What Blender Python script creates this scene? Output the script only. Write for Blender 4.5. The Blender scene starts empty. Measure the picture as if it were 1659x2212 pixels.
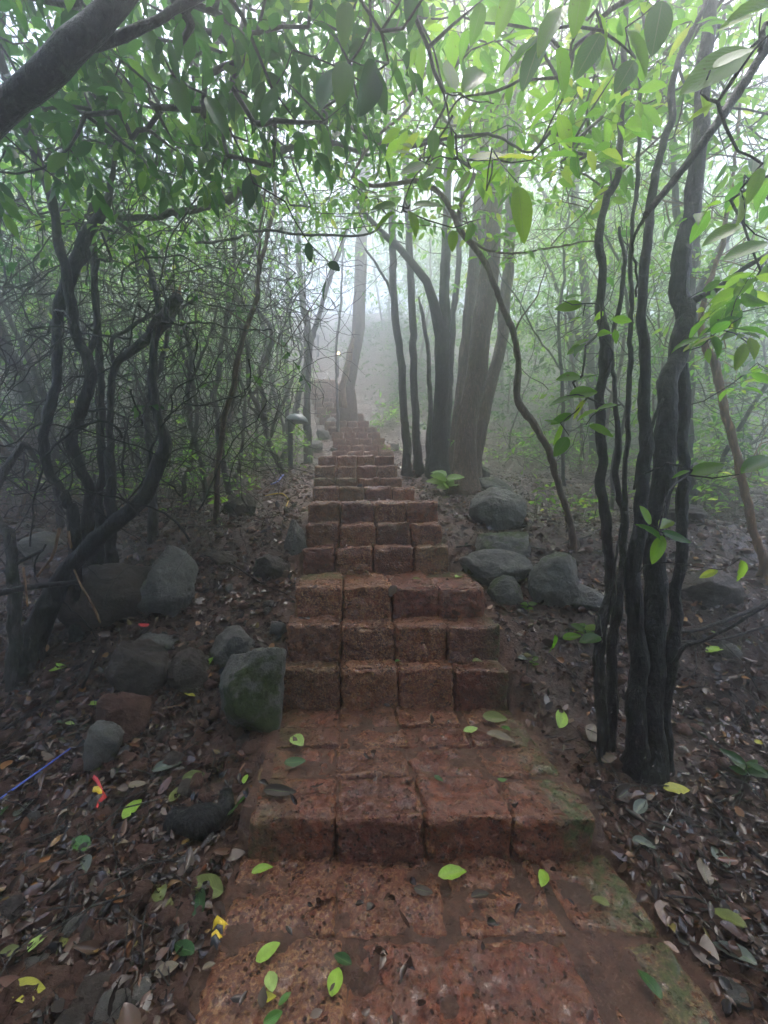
HAZE, SUN, EXPO = 0.052, 1.1, 2.15
import bpy, math, random
import numpy as np
from math import radians, sin, cos, pi
rng = np.random.default_rng(11)
random.seed(5)
C = bpy.context.scene.collection
# ------------------------------------------------------------------ view geometry
F, CX, CY, CAMH, PITCH = 831.0, 829.5, 1106.0, 1.48, radians(-2.2)
def ray(u, v):
    rx, rz = (u-CX)/F, -(v-CY)/F
    wy = cos(PITCH) - rz*sin(PITCH)
    wz = sin(PITCH) + rz*cos(PITCH)
    return rx/wy, wz/wy                      # slopes per metre of y
def P(u, v, d):
    a, b = ray(u, v)
    return np.array([a*d, d, CAMH + b*d])
# ------------------------------------------------------------------ noise
def _h(i, j, k, s):
    with np.errstate(over='ignore'):
        n = (i.astype(np.uint32)*np.uint32(374761393) + j.astype(np.uint32)*np.uint32(668265263)
             + k.astype(np.uint32)*np.uint32(2147483647) + np.uint32(s*974711+13))
        n = (n ^ (n >> np.uint32(13)))*np.uint32(1274126177)
        n = (n ^ (n >> np.uint32(16)))*np.uint32(2246822519)
        n = n ^ (n >> np.uint32(15))
    return n.astype(np.float64)/4294967295.0
def vn(p, f, s=0):
    p = np.asarray(p, float)*f + 1000.0
    i = np.floor(p).astype(np.int64); t = p-i; t = t*t*(3-2*t)
    r = 0
    for dx in (0, 1):
        for dy in (0, 1):
            for dz in (0, 1):
                w = (t[:, 0] if dx else 1-t[:, 0])*(t[:, 1] if dy else 1-t[:, 1])*(t[:, 2] if dz else 1-t[:, 2])
                r = r + w*_h(i[:, 0]+dx, i[:, 1]+dy, i[:, 2]+dz, s)
    return r*2-1
def fbm(p, f, o=3, s=0):
    r, a = 0, 1.0
    for q in range(o):
        r = r + a*vn(p, f*2**q, s+q*7); a *= .5
    return r
# ------------------------------------------------------------------ mesh helpers
class MB:
    """collects numpy vertex / face blocks into one mesh"""
    def __init__(s): s.v = []; s.f = []; s.n = 0; s.uv = []; s.at = []; s.mi = []
    def add(s, v, quads, uv=None, att=None, mat=0):
        v = np.asarray(v, float).reshape(-1, 3)
        s.v.append(v); fs = [np.asarray(q, np.int64) for q in (quads if isinstance(quads, tuple) else (quads,)) if len(q)]
        for q in fs:
            s.f.append(q+s.n); s.mi.append(np.full(len(q), mat))
        s.uv.append(np.zeros((len(v), 2)) if uv is None else uv)
        s.at.append(np.zeros(len(v)) if att is None else att)
        s.n += len(v)
    def merge(s, o, mat):
        for f, m in zip(o.f, o.mi): s.f.append(f+s.n); s.mi.append(np.full(len(f), mat))
        s.v += o.v; s.uv += o.uv; s.at += o.at; s.n += o.n
    def obj(s, name, mats, parent=None, smooth=True, attname=None, useuv=False):
        if not isinstance(mats, (list, tuple)): mats = [mats]
        me = bpy.data.meshes.new(name)
        V = np.concatenate(s.v) if s.v else np.zeros((0, 3))
        me.vertices.add(len(V))
        org = None
        if parent is not None:
            V = V - np.array(parent.location)
        me.vertices.foreach_set('co', V.astype(np.float32).ravel())
        cnt = np.concatenate([np.full(len(q), q.shape[1]) for q in s.f])
        idx = np.concatenate([q.ravel() for q in s.f])
        me.loops.add(len(idx)); me.loops.foreach_set('vertex_index', idx.astype(np.int32))
        me.polygons.add(len(cnt))
        me.polygons.foreach_set('loop_start', np.concatenate([[0], np.cumsum(cnt)[:-1]]).astype(np.int32))
        me.polygons.foreach_set('use_smooth', np.full(len(cnt), bool(smooth)))
        me.polygons.foreach_set('material_index', np.concatenate(s.mi).astype(np.int32))
        for m in mats: me.materials.append(m)
        if useuv:
            l = me.uv_layers.new(name='UVMap')
            l.data.foreach_set('uv', np.concatenate(s.uv)[idx].astype(np.float32).ravel())
        if attname:
            a = me.attributes.new(attname, 'FLOAT', 'POINT')
            a.data.foreach_set('value', np.concatenate(s.at).astype(np.float32))
        me.update(calc_edges=True)
        me.validate()
        o = bpy.data.objects.new(name, me); C.objects.link(o)
        if parent is not None: o.parent = parent
        return o
def tag(o, label=None, cat=None, group=None, kind=None):
    if label: o['label'] = label
    if cat: o['category'] = cat
    if group: o['group'] = group
    if kind: o['kind'] = kind
    return o
def empty(name, loc, label, cat, group=None):
    o = bpy.data.objects.new(name, None); C.objects.link(o)
    o.empty_display_size = .1; o.location = [float(q) for q in loc]
    return tag(o, label, cat, group)
def smooth_path(pts, step):
    """Catmull-Rom through rows [x,y,z,r]"""
    pts = np.asarray(pts, float)
    if len(pts) < 3:
        n = max(2, int(np.linalg.norm(pts[-1, :3]-pts[0, :3])/step)+1)
        t = np.linspace(0, 1, n)[:, None]
        return pts[0]*(1-t)+pts[-1]*t
    e = np.vstack([2*pts[0]-pts[1], pts, 2*pts[-1]-pts[-2]]); out = []
    for i in range(1, len(e)-2):
        a, b, c, d = e[i-1], e[i], e[i+1], e[i+2]
        n = max(1, int(np.linalg.norm(c[:3]-b[:3])/step))
        t = (np.arange(n)/n)[:, None]
        out.append(.5*((2*b)+(c-a)*t+(2*a-5*b+4*c-d)*t*t+(3*b-a-3*c+d)*t**3))
    out.append(e[-2][None]); r = np.vstack(out); r[:, 3] = np.maximum(r[:, 3], .001)
    return r
def tube(mb, path, sides=8, wob=.12, seed=0, step=None, knob=0, cap=True, mat=0, jit=0):
    path = np.asarray(path, float)
    if step: path = smooth_path(path, step)
    p, r = path[:, :3].copy(), path[:, 3]
    if jit: p += jit*np.stack([vn(p, 3, seed+q)+.55*vn(p, 9, seed+q+5)+.25*vn(p, 24, seed+q+8) for q in (1, 2, 3)], 1)
    t = np.gradient(p, axis=0); t /= np.linalg.norm(t, axis=1)[:, None]+1e-9
    n = np.cross(t[0], [.3, 1, .1]); n /= np.linalg.norm(n)
    N = []
    for i in range(len(p)):
        n = n-t[i]*np.dot(n, t[i]); n /= np.linalg.norm(n)+1e-9; N.append(n)
    N = np.array(N); B = np.cross(t, N)
    a = np.linspace(0, 2*pi, sides, endpoint=False)
    dirs = N[:, None]*np.cos(a)[None, :, None]+B[:, None]*np.sin(a)[None, :, None]
    ctr = np.repeat(p[:, None], sides, 1)
    base = ctr+dirs*r[:, None, None]
    flat = base.reshape(-1, 3)
    R = np.repeat(r, sides)
    k = 1+wob*vn(flat*np.array([1, 1, .35]), .8/max(r.mean(), .004), seed)+.5*wob*vn(flat*np.array([1, 1, .3]), 2.2/max(r.mean(), .004), seed+3)
    if knob: k += knob*np.clip(vn(flat, 7, seed+9)-.3, 0, 1)
    V = ctr.reshape(-1, 3)+dirs.reshape(-1, 3)*(R*k)[:, None]
    m, s = len(p), sides
    i = np.arange(m-1)[:, None]*s; j = np.arange(s)[None]
    q = np.stack([i+j, i+(j+1) % s, i+s+(j+1) % s, i+s+j], -1).reshape(-1, 4)
    V = np.vstack([V, p[:1]-t[:1]*r[0]*.1, p[-1:]+t[-1:]*r[-1]*.4])
    c0 = np.stack([np.full(s, m*s), (np.arange(s)+1) % s, np.arange(s)], 1)
    c1 = np.stack([np.full(s, m*s+1), (m-1)*s+np.arange(s), (m-1)*s+(np.arange(s)+1) % s], 1)
    mb.add(V, (q, np.vstack([c0, c1])) if cap else (q,), mat=mat)
def bars(mb, A, B, ra, rb, bend=.06, sides=4, mat=0):
    """many thin bent twigs at once"""
    A, B = np.asarray(A, float), np.asarray(B, float)
    if len(A) == 0: return
    n = len(A); d = B-A; L = np.linalg.norm(d, axis=1)[:, None]+1e-9; t = d/L
    ref = np.where(np.abs(t[:, 2:3]) > .9, np.array([[1., 0, 0]]), np.array([[0, 0, 1.]]))
    u = np.cross(t, ref); u /= np.linalg.norm(u, axis=1)[:, None]; w = np.cross(t, u)
    M = (A+B)/2+(u*rng.normal(size=(n, 1))+w*rng.normal(size=(n, 1)))*L*bend
    a = np.linspace(0, 2*pi, sides, endpoint=False)
    V = []
    for c, r in ((A, ra), (M, (ra+rb)/2), (B, rb)):
        r = np.broadcast_to(r, (n,))
        V.append(c[:, None]+(u[:, None]*np.cos(a)[None, :, None]+w[:, None]*np.sin(a)[None, :, None])*r[:, None, None])
    V = np.stack(V, 1).reshape(-1, 3)
    j = np.arange(sides); q = np.concatenate([np.stack([k*sides+j, k*sides+(j+1) % sides, (k+1)*sides+(j+1) % sides, (k+1)*sides+j], 1) for k in (0, 1)])
    q = (q[None]+(np.arange(n)*3*sides)[:, None, None]).reshape(-1, 4)
    mb.add(V, q, mat=mat)
# leaf templates: columns t, s(across), z, then faces
_t = [0, .28, .55, .82, 1.0]
_LT = np.array([[0, 0, 0], [.28, 0, -.02], [.55, 0, -.015], [.82, 0, -.05], [1, 0, -.12],
                [.24, .40, .06], [.52, .50, .07], [.82, .25, .0], [.24, -.40, .06], [.52, -.50, .07], [.82, -.25, .0]])
_LF3 = np.array([[0, 1, 5], [3, 4, 7], [0, 8, 1], [3, 10, 4]])
_LF4 = np.array([[1, 2, 6, 5], [2, 3, 7, 6], [1, 8, 9, 2], [2, 9, 10, 3]])
_ST = np.array([[0, 0, 0], [.5, .5, .08], [1, 0, -.1], [.5, -.5, .08], [.5, 0, 0]])
_SF3 = np.array([[0, 4, 1], [4, 2, 1], [0, 3, 4], [4, 3, 2]])
def _dense():
    ts = np.array([0, .05, .13, .24, .37, .5, .63, .75, .86, .94, 1.0]); ss = np.array([-1, -.5, 0, .5, 1])
    V, U = [], []
    for t in ts:
        w = .5*max(0.0, sin(pi*min(1, t**.8*1.0)))**.75 if 0 < t < 1 else .0
        for s in ss:
            V.append([t, s*w, .16*abs(s)*w*2*.5 - .12*t*t + .012*sin(t*23+s*4)]); U.append([t, s*.5+.5])
    q = [[i*5+j, i*5+j+1, (i+1)*5+j+1, (i+1)*5+j] for i in range(10) for j in range(4)]
    return np.array(V), np.array(q), np.array(U)
_DV, _DQ, _DU = _dense()
def leaves(mb, pos, axis, nrm, L, W=.42, hi=1, curl=None, mat=0):
    pos = np.atleast_2d(pos); n = len(pos)
    if n == 0: return
    a = axis/(np.linalg.norm(axis, axis=1)[:, None]+1e-9)
    b = np.cross(nrm, a); b /= np.linalg.norm(b, axis=1)[:, None]+1e-9
    c = np.cross(a, b); L = np.broadcast_to(L, (n,)).astype(float); W = np.broadcast_to(W, (n,)).astype(float)
    T = {0: _ST, 1: _LT, 2: _DV}[hi]
    cu = np.ones(n) if curl is None else np.broadcast_to(curl, (n,))
    t, s, z = T[:, 0], T[:, 1], T[:, 2]
    V = pos[:, None]+L[:, None, None]*(t[None, :, None]*a[:, None]+(s[None]*W[:, None])[..., None]*b[:, None]+(z[None]*cu[:, None])[..., None]*c[:, None])
    off = (np.arange(n)*len(T))[:, None, None]
    fs = {0: (_SF3,), 1: (_LF3, _LF4), 2: (_DQ,)}[hi]
    uv = np.stack([t, s/ (1.0)+.5], 1) if hi < 2 else _DU
    mb.add(V.reshape(-1, 3), tuple((f[None]+off).reshape(-1, f.shape[1]) for f in fs), uv=np.tile(uv, (n, 1)), mat=mat)
def unit(v): v = np.asarray(v, float); return v/(np.linalg.norm(v, axis=-1, keepdims=True)+1e-9)
# ------------------------------------------------------------------ materials
def mat(name):
    m = bpy.data.materials.new(name); m.use_nodes = True
    nt = m.node_tree; nt.nodes.clear()
    return m, nt
def nd(nt, t, **kw):
    n = nt.nodes.new(t)
    for k, v in kw.items():
        if k == 'inp':
            for a, b in v.items():
                if isinstance(b, bpy.types.NodeSocket): nt.links.new(b, n.inputs[a])
                else: n.inputs[a].default_value = b
        else: setattr(n, k, v)
    return n
def ramp(nt, fac, stops, interp='LINEAR'):
    r = nt.nodes.new('ShaderNodeValToRGB'); nt.links.new(fac, r.inputs[0]); cr = r.color_ramp; cr.interpolation = interp
    while len(cr.elements) < len(stops): cr.elements.new(.5)
    for e, (p, c) in zip(cr.elements, stops):
        e.position = p; e.color = (*c, 1) if len(c) == 3 else c
    return r.outputs[0]
def noise(nt, scale, detail=4, rough=.55, vec=None, dist=0):
    n = nd(nt, 'ShaderNodeTexNoise', inp={'Scale': scale, 'Detail': detail, 'Roughness': rough, 'Distortion': dist})
    if vec is not None: nt.links.new(vec, n.inputs['Vector'])
    return n.outputs['Fac']
def mix(nt, f, a, b, blend='MIX'):
    n = nt.nodes.new('ShaderNodeMix'); n.data_type = 'RGBA'; n.blend_type = blend; n.clamp_factor = True
    for s, v in ((n.inputs[0], f), (n.inputs[6], a), (n.inputs[7], b)):
        if isinstance(v, bpy.types.NodeSocket): nt.links.new(v, s)
        elif isinstance(v, (int, float)): s.default_value = v
        else: s.default_value = (*v, 1)
    return n.outputs[2]
def mth(nt, op, a, b=0., c=None, clamp=False):
    n = nt.nodes.new('ShaderNodeMath'); n.operation = op; n.use_clamp = clamp
    for s, v in zip(n.inputs, (a, b, c)):
        if v is None: continue
        if isinstance(v, bpy.types.NodeSocket): nt.links.new(v, s)
        else: s.default_value = v
    return n.outputs[0]
def bsdf(nt, color, rough=.6, bump=None, bstr=.4, bdist=.01, spec=.5, coat=0):
    b = nt.nodes.new('ShaderNodeBsdfPrincipled')
    for k, v in (('Base Color', color), ('Roughness', rough), ('Specular IOR Level', spec), ('Coat Weight', coat)):
        if isinstance(v, bpy.types.NodeSocket): nt.links.new(v, b.inputs[k])
        elif isinstance(v, tuple): b.inputs[k].default_value = (*v, 1)
        else: b.inputs[k].default_value = v
    if bump is not None:
        n = nd(nt, 'ShaderNodeBump', inp={'Strength': bstr, 'Distance': bdist, 'Height': bump})
        nt.links.new(n.outputs[0], b.inputs['Normal'])
    return b.outputs[0]
def out(nt, sh):
    o = nt.nodes.new('ShaderNodeOutputMaterial'); nt.links.new(sh, o.inputs['Surface'])
def pos(nt): return nt.nodes.new('ShaderNodeNewGeometry').outputs['Position']
def attr(nt, name): return nd(nt, 'ShaderNodeAttribute', attribute_name=name).outputs['Fac']

def bark(name, c1, c2, moss=.25, vs=60, rough=.55):
    m, nt = mat(name); p = pos(nt)
    mp = nd(nt, 'ShaderNodeMapping', inp={'Vector': p, 'Scale': (1, 1, .22)}).outputs[0]
    n1 = noise(nt, vs, 6, .65, mp); n2 = noise(nt, 7, 4, .6, p); n3 = noise(nt, 3, 5, .7, p)
    col = ramp(nt, n1, [(.3, c1), (.56, c2), (.74, tuple(q*2.6+.01 for q in c2))])
    lich = mth(nt, 'MULTIPLY', ramp(nt, noise(nt, 16, 6, .75, p), [(.56, (0,)*3), (.64, (1,)*3)]), .5)
    col = mix(nt, lich, col, (.085, .088, .08))
    col = mix(nt, ramp(nt, n2, [(.55, (0, 0, 0)), (.7, (.6, .6, .6))]), col, tuple(q*.9+.03 for q in c2))
    col = mix(nt, ramp(nt, n3, [(.52, (0, 0, 0)), (.72, (moss*3, moss*3, moss*3))]), col, (.045, .065, .028))
    r = ramp(nt, n2, [(.35, (rough-.2,)*3), (.7, (rough+.2,)*3)])
    hh = mth(nt, 'ADD', n1, mth(nt, 'MULTIPLY', noise(nt, vs*.35, 4, .6, p), .8))
    out(nt, bsdf(nt, col, r, hh, 1.0, .025, .28)); return m
def leafmat(name, cols, trans, tmix=.45, rough=.32, veins=False, spec=.5):
    m, nt = mat(name); g = nt.nodes.new('ShaderNodeNewGeometry')
    rnd = g.outputs['Random Per Island']
    col = ramp(nt, rnd, cols); tcol = ramp(nt, rnd, trans)
    bl = noise(nt, 60, 3, .6, g.outputs['Position'])
    col = mix(nt, .5, col, ramp(nt, bl, [(.3, (.45, .45, .45)), (.7, (1, 1, 1))]), 'MULTIPLY')
    bump = None
    spot = ramp(nt, noise(nt, 45, 4, .7, g.outputs['Position']), [(.66, (0,)*3), (.72, (.8,)*3)])
    col = mix(nt, spot, col, (.1, .06, .02)); tcol = mix(nt, spot, tcol, (.2, .1, .02))
    if veins:
        uv = nd(nt, 'ShaderNodeUVMap', uv_map='UVMap').outputs[0]
        sx = nd(nt, 'ShaderNodeSeparateXYZ', inp={'Vector': uv})
        ax = mth(nt, 'ABSOLUTE', mth(nt, 'SUBTRACT', sx.outputs[1], .5))
        mid = mth(nt, 'LESS_THAN', ax, .02)
        ph = mth(nt, 'SUBTRACT', mth(nt, 'MULTIPLY', sx.outputs[0], 11.), mth(nt, 'MULTIPLY', ax, 7.))
        fr = mth(nt, 'ABSOLUTE', mth(nt, 'SUBTRACT', mth(nt, 'FRACT', ph), .5))
        side = mth(nt, 'LESS_THAN', fr, .05)
        v = mth(nt, 'MAXIMUM', mid, mth(nt, 'MULTIPLY', side, .4))
        col = mix(nt, mth(nt, 'MULTIPLY', v, .5), col, (.25, .33, .1)); bump = mth(nt, 'ADD', mth(nt, 'MULTIPLY', fr, 1.), mth(nt, 'MULTIPLY', v, -.6))
        tcol = mix(nt, mth(nt, 'MULTIPLY', v, .5), tcol, (.25, .4, .1))
    pr = bsdf(nt, col, rough, bump, .25, .004, spec)
    tr = nd(nt, 'ShaderNodeBsdfTranslucent', inp={'Color': tcol}).outputs[0]
    mx = nd(nt, 'ShaderNodeMixShader', inp={0: tmix, 1: pr, 2: tr}).outputs[0]
    out(nt, mx); return m
def laterite():
    m, nt = mat('laterite_stone'); p = pos(nt)
    oi = nt.nodes.new('ShaderNodeObjectInfo').outputs['Random']
    g = nt.nodes.new('ShaderNodeNewGeometry'); nz = nd(nt, 'ShaderNodeSeparateXYZ', inp={'Vector': g.outputs['Normal']}).outputs[2]
    fine = noise(nt, 75, 5, .65, p); med = noise(nt, 24, 5, .7, p, .6); big = noise(nt, 5, 3, .5, p)
    vo = nd(nt, 'ShaderNodeTexVoronoi', inp={'Vector': p, 'Scale': 48.}).outputs['Distance']
    oi2 = mth(nt, 'FRACT', mth(nt, 'MULTIPLY', oi, 7.3))
    ob = ramp(nt, oi, [(0, (.12, .029, .018)), (.35, (.18, .041, .02)), (.7, (.235, .058, .024)), (1, (.21, .085, .036))])
    col = mix(nt, ramp(nt, med, [(.4, (.0,)*3), (.58, (.85,)*3)]), ob, (.075, .022, .017))
    och = mth(nt, 'MULTIPLY', ramp(nt, fine, [(.5, (0,)*3), (.6, (1,)*3)]), ramp(nt, mth(nt, 'ADD', oi2, mth(nt, 'MULTIPLY', big, .6)), [(.6, (.05,)*3), (1.0, (.9,)*3)]))
    col = mix(nt, och, col, (.42, .23, .1))
    pit = ramp(nt, vo, [(.16, (1,)*3), (.34, (0,)*3)])
    pit = mth(nt, 'MULTIPLY', pit, ramp(nt, med, [(.42, (0,)*3), (.52, (1,)*3)]))
    pt = ramp(nt, g.outputs['Pointiness'], [(.505, (0,)*3), (.56, (.85,)*3)])
    col = mix(nt, mth(nt, 'MULTIPLY', pt, ramp(nt, fine, [(.4, (.2,)*3), (.6, (1,)*3)])), col, (.32, .14, .055))
    col = mix(nt, pit, col, (.022, .009, .007))
    mud = mth(nt, 'MULTIPLY', ramp(nt, nz, [(.55, (0,)*3), (.9, (1,)*3)]), ramp(nt, noise(nt, 7, 6, .7, p), [(.38, (.05,)*3), (.66, (.65,)*3)]))
    col = mix(nt, mud, col, ramp(nt, fine, [(.3, (.10, .042, .021)), (.7, (.18, .08, .04))]))
    ms = mth(nt, 'MULTIPLY', attr(nt, 'moss'), ramp(nt, noise(nt, 22, 6, .75, p), [(.38, (0,)*3), (.56, (1,)*3)]))
    col = mix(nt, ms, col, ramp(nt, fine, [(.3, (.03, .045, .012)), (.7, (.10, .12, .03))]))
    r = ramp(nt, noise(nt, 11, 5, .7, p), [(.35, (.12,)*3), (.62, (.5,)*3)])
    r = mth(nt, 'ADD', r, mth(nt, 'MULTIPLY', ms, .4), clamp=True)
    h = mth(nt, 'ADD', mth(nt, 'MULTIPLY', fine, .8), mth(nt, 'SUBTRACT', mth(nt, 'MULTIPLY', med, 1.1), mth(nt, 'MULTIPLY', pit, 1.0)))
    h = mth(nt, 'MULTIPLY', h, mth(nt, 'SUBTRACT', 1., mth(nt, 'MULTIPLY', mud, .5)))
    ct = ramp(nt, noise(nt, 16, 4, .6, p), [(.4, (.4,)*3), (.62, (.05,)*3)])
    out(nt, bsdf(nt, col, r, h, 1.0, .018, .6, ct)); return m
def rockmat(name, c1, c2, moss=True, red=0.0):
    m, nt = mat(name); p = pos(nt)
    g = nt.nodes.new('ShaderNodeNewGeometry'); nz = nd(nt, 'ShaderNodeSeparateXYZ', inp={'Vector': g.outputs['Normal']}).outputs[2]
    n1 = noise(nt, 30, 10, .78, p); n2 = noise(nt, 6, 5, .65, p); n3 = noise(nt, 12, 6, .7, p)
    col = ramp(nt, n1, [(.3, c1), (.7, c2)])
    col = mix(nt, ramp(nt, n2, [(.4, (0,)*3), (.7, (.7,)*3)]), col, tuple(q*1.5 for q in c2))
    col = mix(nt, ramp(nt, n3, [(.55, (0,)*3), (.7, (.5+red,)*3)]), col, (.075, .045, .03))
    if moss:
        k = mth(nt, 'ADD', mth(nt, 'MULTIPLY', attr(nt, 'moss'), 1.), mth(nt, 'MULTIPLY', mth(nt, 'SUBTRACT', noise(nt, 9, 6, .7, p), .5), 2.2))
        k = ramp(nt, k, [(.45, (0,)*3), (.75, (1,)*3)])
        col = mix(nt, k, col, ramp(nt, n1, [(.3, (.025, .04, .01)), (.7, (.1, .13, .03))]))
    out(nt, bsdf(nt, col, ramp(nt, n3, [(.3, (.3,)*3), (.7, (.65,)*3)]), mth(nt, 'ADD', n1, mth(nt, 'MULTIPLY', noise(nt, 11, 6, .75, p), 1.2)), 1.0, .05, .5)); return m
def soil():
    m, nt = mat('wet_forest_soil'); p = pos(nt)
    n1 = noise(nt, 30, 8, .7, p); n2 = noise(nt, 2.2, 5, .6, p); n3 = noise(nt, 9, 6, .65, p)
    col = ramp(nt, n1, [(.3, (.016, .009, .006)), (.55, (.05, .025, .016)), (.75, (.1, .05, .03))])
    red = mth(nt, 'MULTIPLY', attr(nt, 'red'), ramp(nt, n3, [(.3, (.3,)*3), (.6, (1,)*3)]))
    col = mix(nt, red, col, ramp(nt, n1, [(.3, (.05, .022, .014)), (.7, (.15, .066, .036))]))
    col = mix(nt, ramp(nt, n2, [(.5, (0,)*3), (.7, (.5,)*3)]), col, (.03, .028, .016))
    out(nt, bsdf(nt, col, ramp(nt, n3, [(.35, (.18,)*3), (.62, (.6,)*3)]), mth(nt, 'ADD', n1, mth(nt, 'MULTIPLY', n3, .8)), .9, .02, .5)); return m
def plain(name, c, rough=.5, em=0, metal=0):
    m, nt = mat(name); p = pos(nt)
    n = noise(nt, 40, 5, .6, p)
    col = mix(nt, ramp(nt, n, [(.35, (0,)*3), (.7, (.5,)*3)]), c, tuple(q*.55 for q in c))
    b = bsdf(nt, col, rough, n, .3, .004)
    if em:
        nt.nodes[-1]
        e = nd(nt, 'ShaderNodeEmission', inp={'Color': (*c, 1), 'Strength': em}).outputs[0]
        b = nd(nt, 'ShaderNodeAddShader', inp={0: b, 1: e}).outputs[0]
    out(nt, b); return m
M_lat = laterite(); M_soil = soil()
M_bark_dark = bark('dark_wet_bark', (.009, .008, .008), (.03, .026, .024), .12)
M_bark_grey = bark('grey_bark', (.02, .019, .018), (.06, .055, .05), .25)
M_bark_brown = bark('red_brown_bark', (.04, .024, .018), (.105, .064, .045), .06, 45)
M_bark_tan = bark('peeling_tan_bark', (.07, .035, .018), (.2, .11, .055), .12, 30)
M_bark_black = bark('rain_blackened_bark', (.005, .005, .005), (.016, .015, .014), .1)
M_leaf_near = leafmat('leaf_green', [(0, (.022, .07, .018)), (.4, (.04, .11, .02)), (.8, (.07, .16, .025)), (1, (.11, .19, .03))],
                 [(0, (.12, .36, .03)), (.45, (.24, .55, .04)), (.85, (.42, .72, .06)), (1, (.65, .75, .08))], .6, .24, True)
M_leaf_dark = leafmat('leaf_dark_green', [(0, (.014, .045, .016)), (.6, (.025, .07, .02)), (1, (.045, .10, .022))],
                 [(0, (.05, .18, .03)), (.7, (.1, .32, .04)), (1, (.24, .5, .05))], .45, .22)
M_leaf_mid = leafmat('leaf_mid_green', [(0, (.022, .06, .02)), (.5, (.04, .10, .022)), (.9, (.07, .15, .025)), (1, (.16, .2, .03))],
                 [(0, (.13, .38, .04)), (.5, (.27, .58, .05)), (.9, (.42, .70, .07)), (1, (.6, .72, .08))], .6, .28)
M_leaf_bright = leafmat('leaf_lime', [(0, (.10, .22, .03)), (1, (.2, .34, .05))], [(0, (.3, .6, .07)), (1, (.5, .7, .1))], .4, .3, True)
M_litter = leafmat('dead_leaf_litter', [(0, (.012, .008, .007)), (.35, (.03, .016, .011)), (.62, (.065, .03, .02)), (.8, (.10, .06, .042)), (.9, (.14, .05, .022)), (.95, (.2, .17, .13)), (.985, (.3, .13, .05)), (1, (.16, .2, .05))],
                 [(0, (.03, .02, .012)), (.8, (.1, .05, .02)), (1, (.3, .2, .04))], .10, .22)
M_rock_grey = rockmat('wet_grey_rock', (.045, .042, .037), (.19, .18, .16))
M_rock_brown = rockmat('muddy_brown_rock', (.035, .027, .022), (.085, .066, .052), True, .3)
M_rock_red = rockmat('red_laterite_lump', (.07, .03, .022), (.15, .075, .05), False, .2)
M_post = plain('dark_metal', (.02, .021, .023), .4); M_cap = plain('weathered_grey_metal', (.16, .19, .19), .3)
# ------------------------------------------------------------------ the stairs (outline read off the photograph, metres)
# left px, right px, top px, depth
SP = [(530, 1295, 1766, 1.52), (607, 1102, 1441, 2.35), (617, 1083, 1350, 2.46), (635, 1050, 1268, 2.64), (651, 972, 1180, 3.16),
      (659, 958, 1128, 3.30), (663, 948, 1083, 3.46), (674, 897, 1050, 4.40), (676, 869, 1030, 5.05), (678, 860, 1004, 5.40),
      (686, 852, 983, 5.9), (717, 852, 972, 7.8), (729, 846, 960, 9.1), (719, 832, 946, 9.5), (717, 822, 932.5, 9.9),
      (708, 815, 921, 10.3), (701, 798, 908, 10.8), (690, 786, 892, 11.4), (684, 772, 878, 11.9), (678, 762, 867, 12.25),
      (674, 755, 856, 12.6), (670, 748, 846, 12.95), (666, 742, 836, 13.35), (662, 735, 827, 13.75), (660, 728, 818, 14.2)]
SX0 = np.array([P(a, c, d)[0] for a, b, c, d in SP]); SX1 = np.array([P(b, c, d)[0] for a, b, c, d in SP])
SZ = np.array([P(a, c, d)[2] for a, b, c, d in SP]); SY = np.array([s[3] for s in SP])
_py = [-8, 0] + list(SY) + [16, 18, 22, 28, 40, 80]
_pz = [-.12, -.03, 0.0] + list(SZ[:-1]+.0) + [SZ[-1]+1.1, SZ[-1]+2.5, 11.2, 14.6, 17.0, 17.5]
_g = np.arange(-8, 80, .05); _gz = np.interp(_g, _py, _pz)
_k = np.exp(-.5*(np.arange(-10, 11)*.05/.14)**2); _k /= _k.sum()
_gz = np.convolve(np.pad(_gz, 10, mode='edge'), _k, mode='valid')
def edges(y):
    xl = np.interp(y, np.r_[-8, 1.5, SY[1:]], np.r_[-.55, -.57, SX0[1:]]); xr = np.interp(y, np.r_[-8, 1.0, 1.5, SY[1:]], np.r_[1.1, .98, .92, SX1[1:]])
    return xl, xr
def tread(y):
    i = np.searchsorted(SY, y, side='right')-1
    z = np.where(i >= 0, SZ[np.clip(i, 0, None)], 0.0)
    return z
def terrain(x, y):
    x, y = np.asarray(x, float), np.asarray(y, float)
    z = np.interp(y, _g, _gz)
    xl, xr = edges(y)
    out_d = np.maximum(xl-x, x-xr)
    p = np.stack([x, y, np.zeros_like(x)], -1).reshape(-1, 3)
    big = fbm(p, .35, 3, 4).reshape(x.shape); med = fbm(p, 1.7, 3, 9).reshape(x.shape); fin = fbm(p, 8, 3, 19).reshape(x.shape)
    w = np.clip(out_d/1.6, 0, 1)
    z = z + w*(big*.22+.02) + np.clip(out_d/.3, .15, 1)*(med*.05+fin*.018)
    z = z + np.where(x < -4, (-x-4)*.05, 0) - np.where(x > 4, (x-4)*.04, 0)
    inside = (out_d < .03) & (y < 14.6)
    t = tread(y); t2 = np.minimum(t, tread(y-.04-.012*np.clip(y, 0, None)))
    z = np.where(inside, np.where(y < 2.3, t2-.024+.004*fin, np.minimum(z, t2-.03)), z)
    z = np.where((out_d < .12) & (y < 14.6) & ~inside, np.minimum(z, t+.0), z)
    return z
def surface(x, y):
    """top of what one would step on"""
    x, y = np.asarray(x, float), np.asarray(y, float)
    xl, xr = edges(y); z = terrain(x, y)
    return np.where((x > xl) & (x < xr) & (y < 14.4) & (y > .5), np.maximum(z, tread(y)), z)
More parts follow.
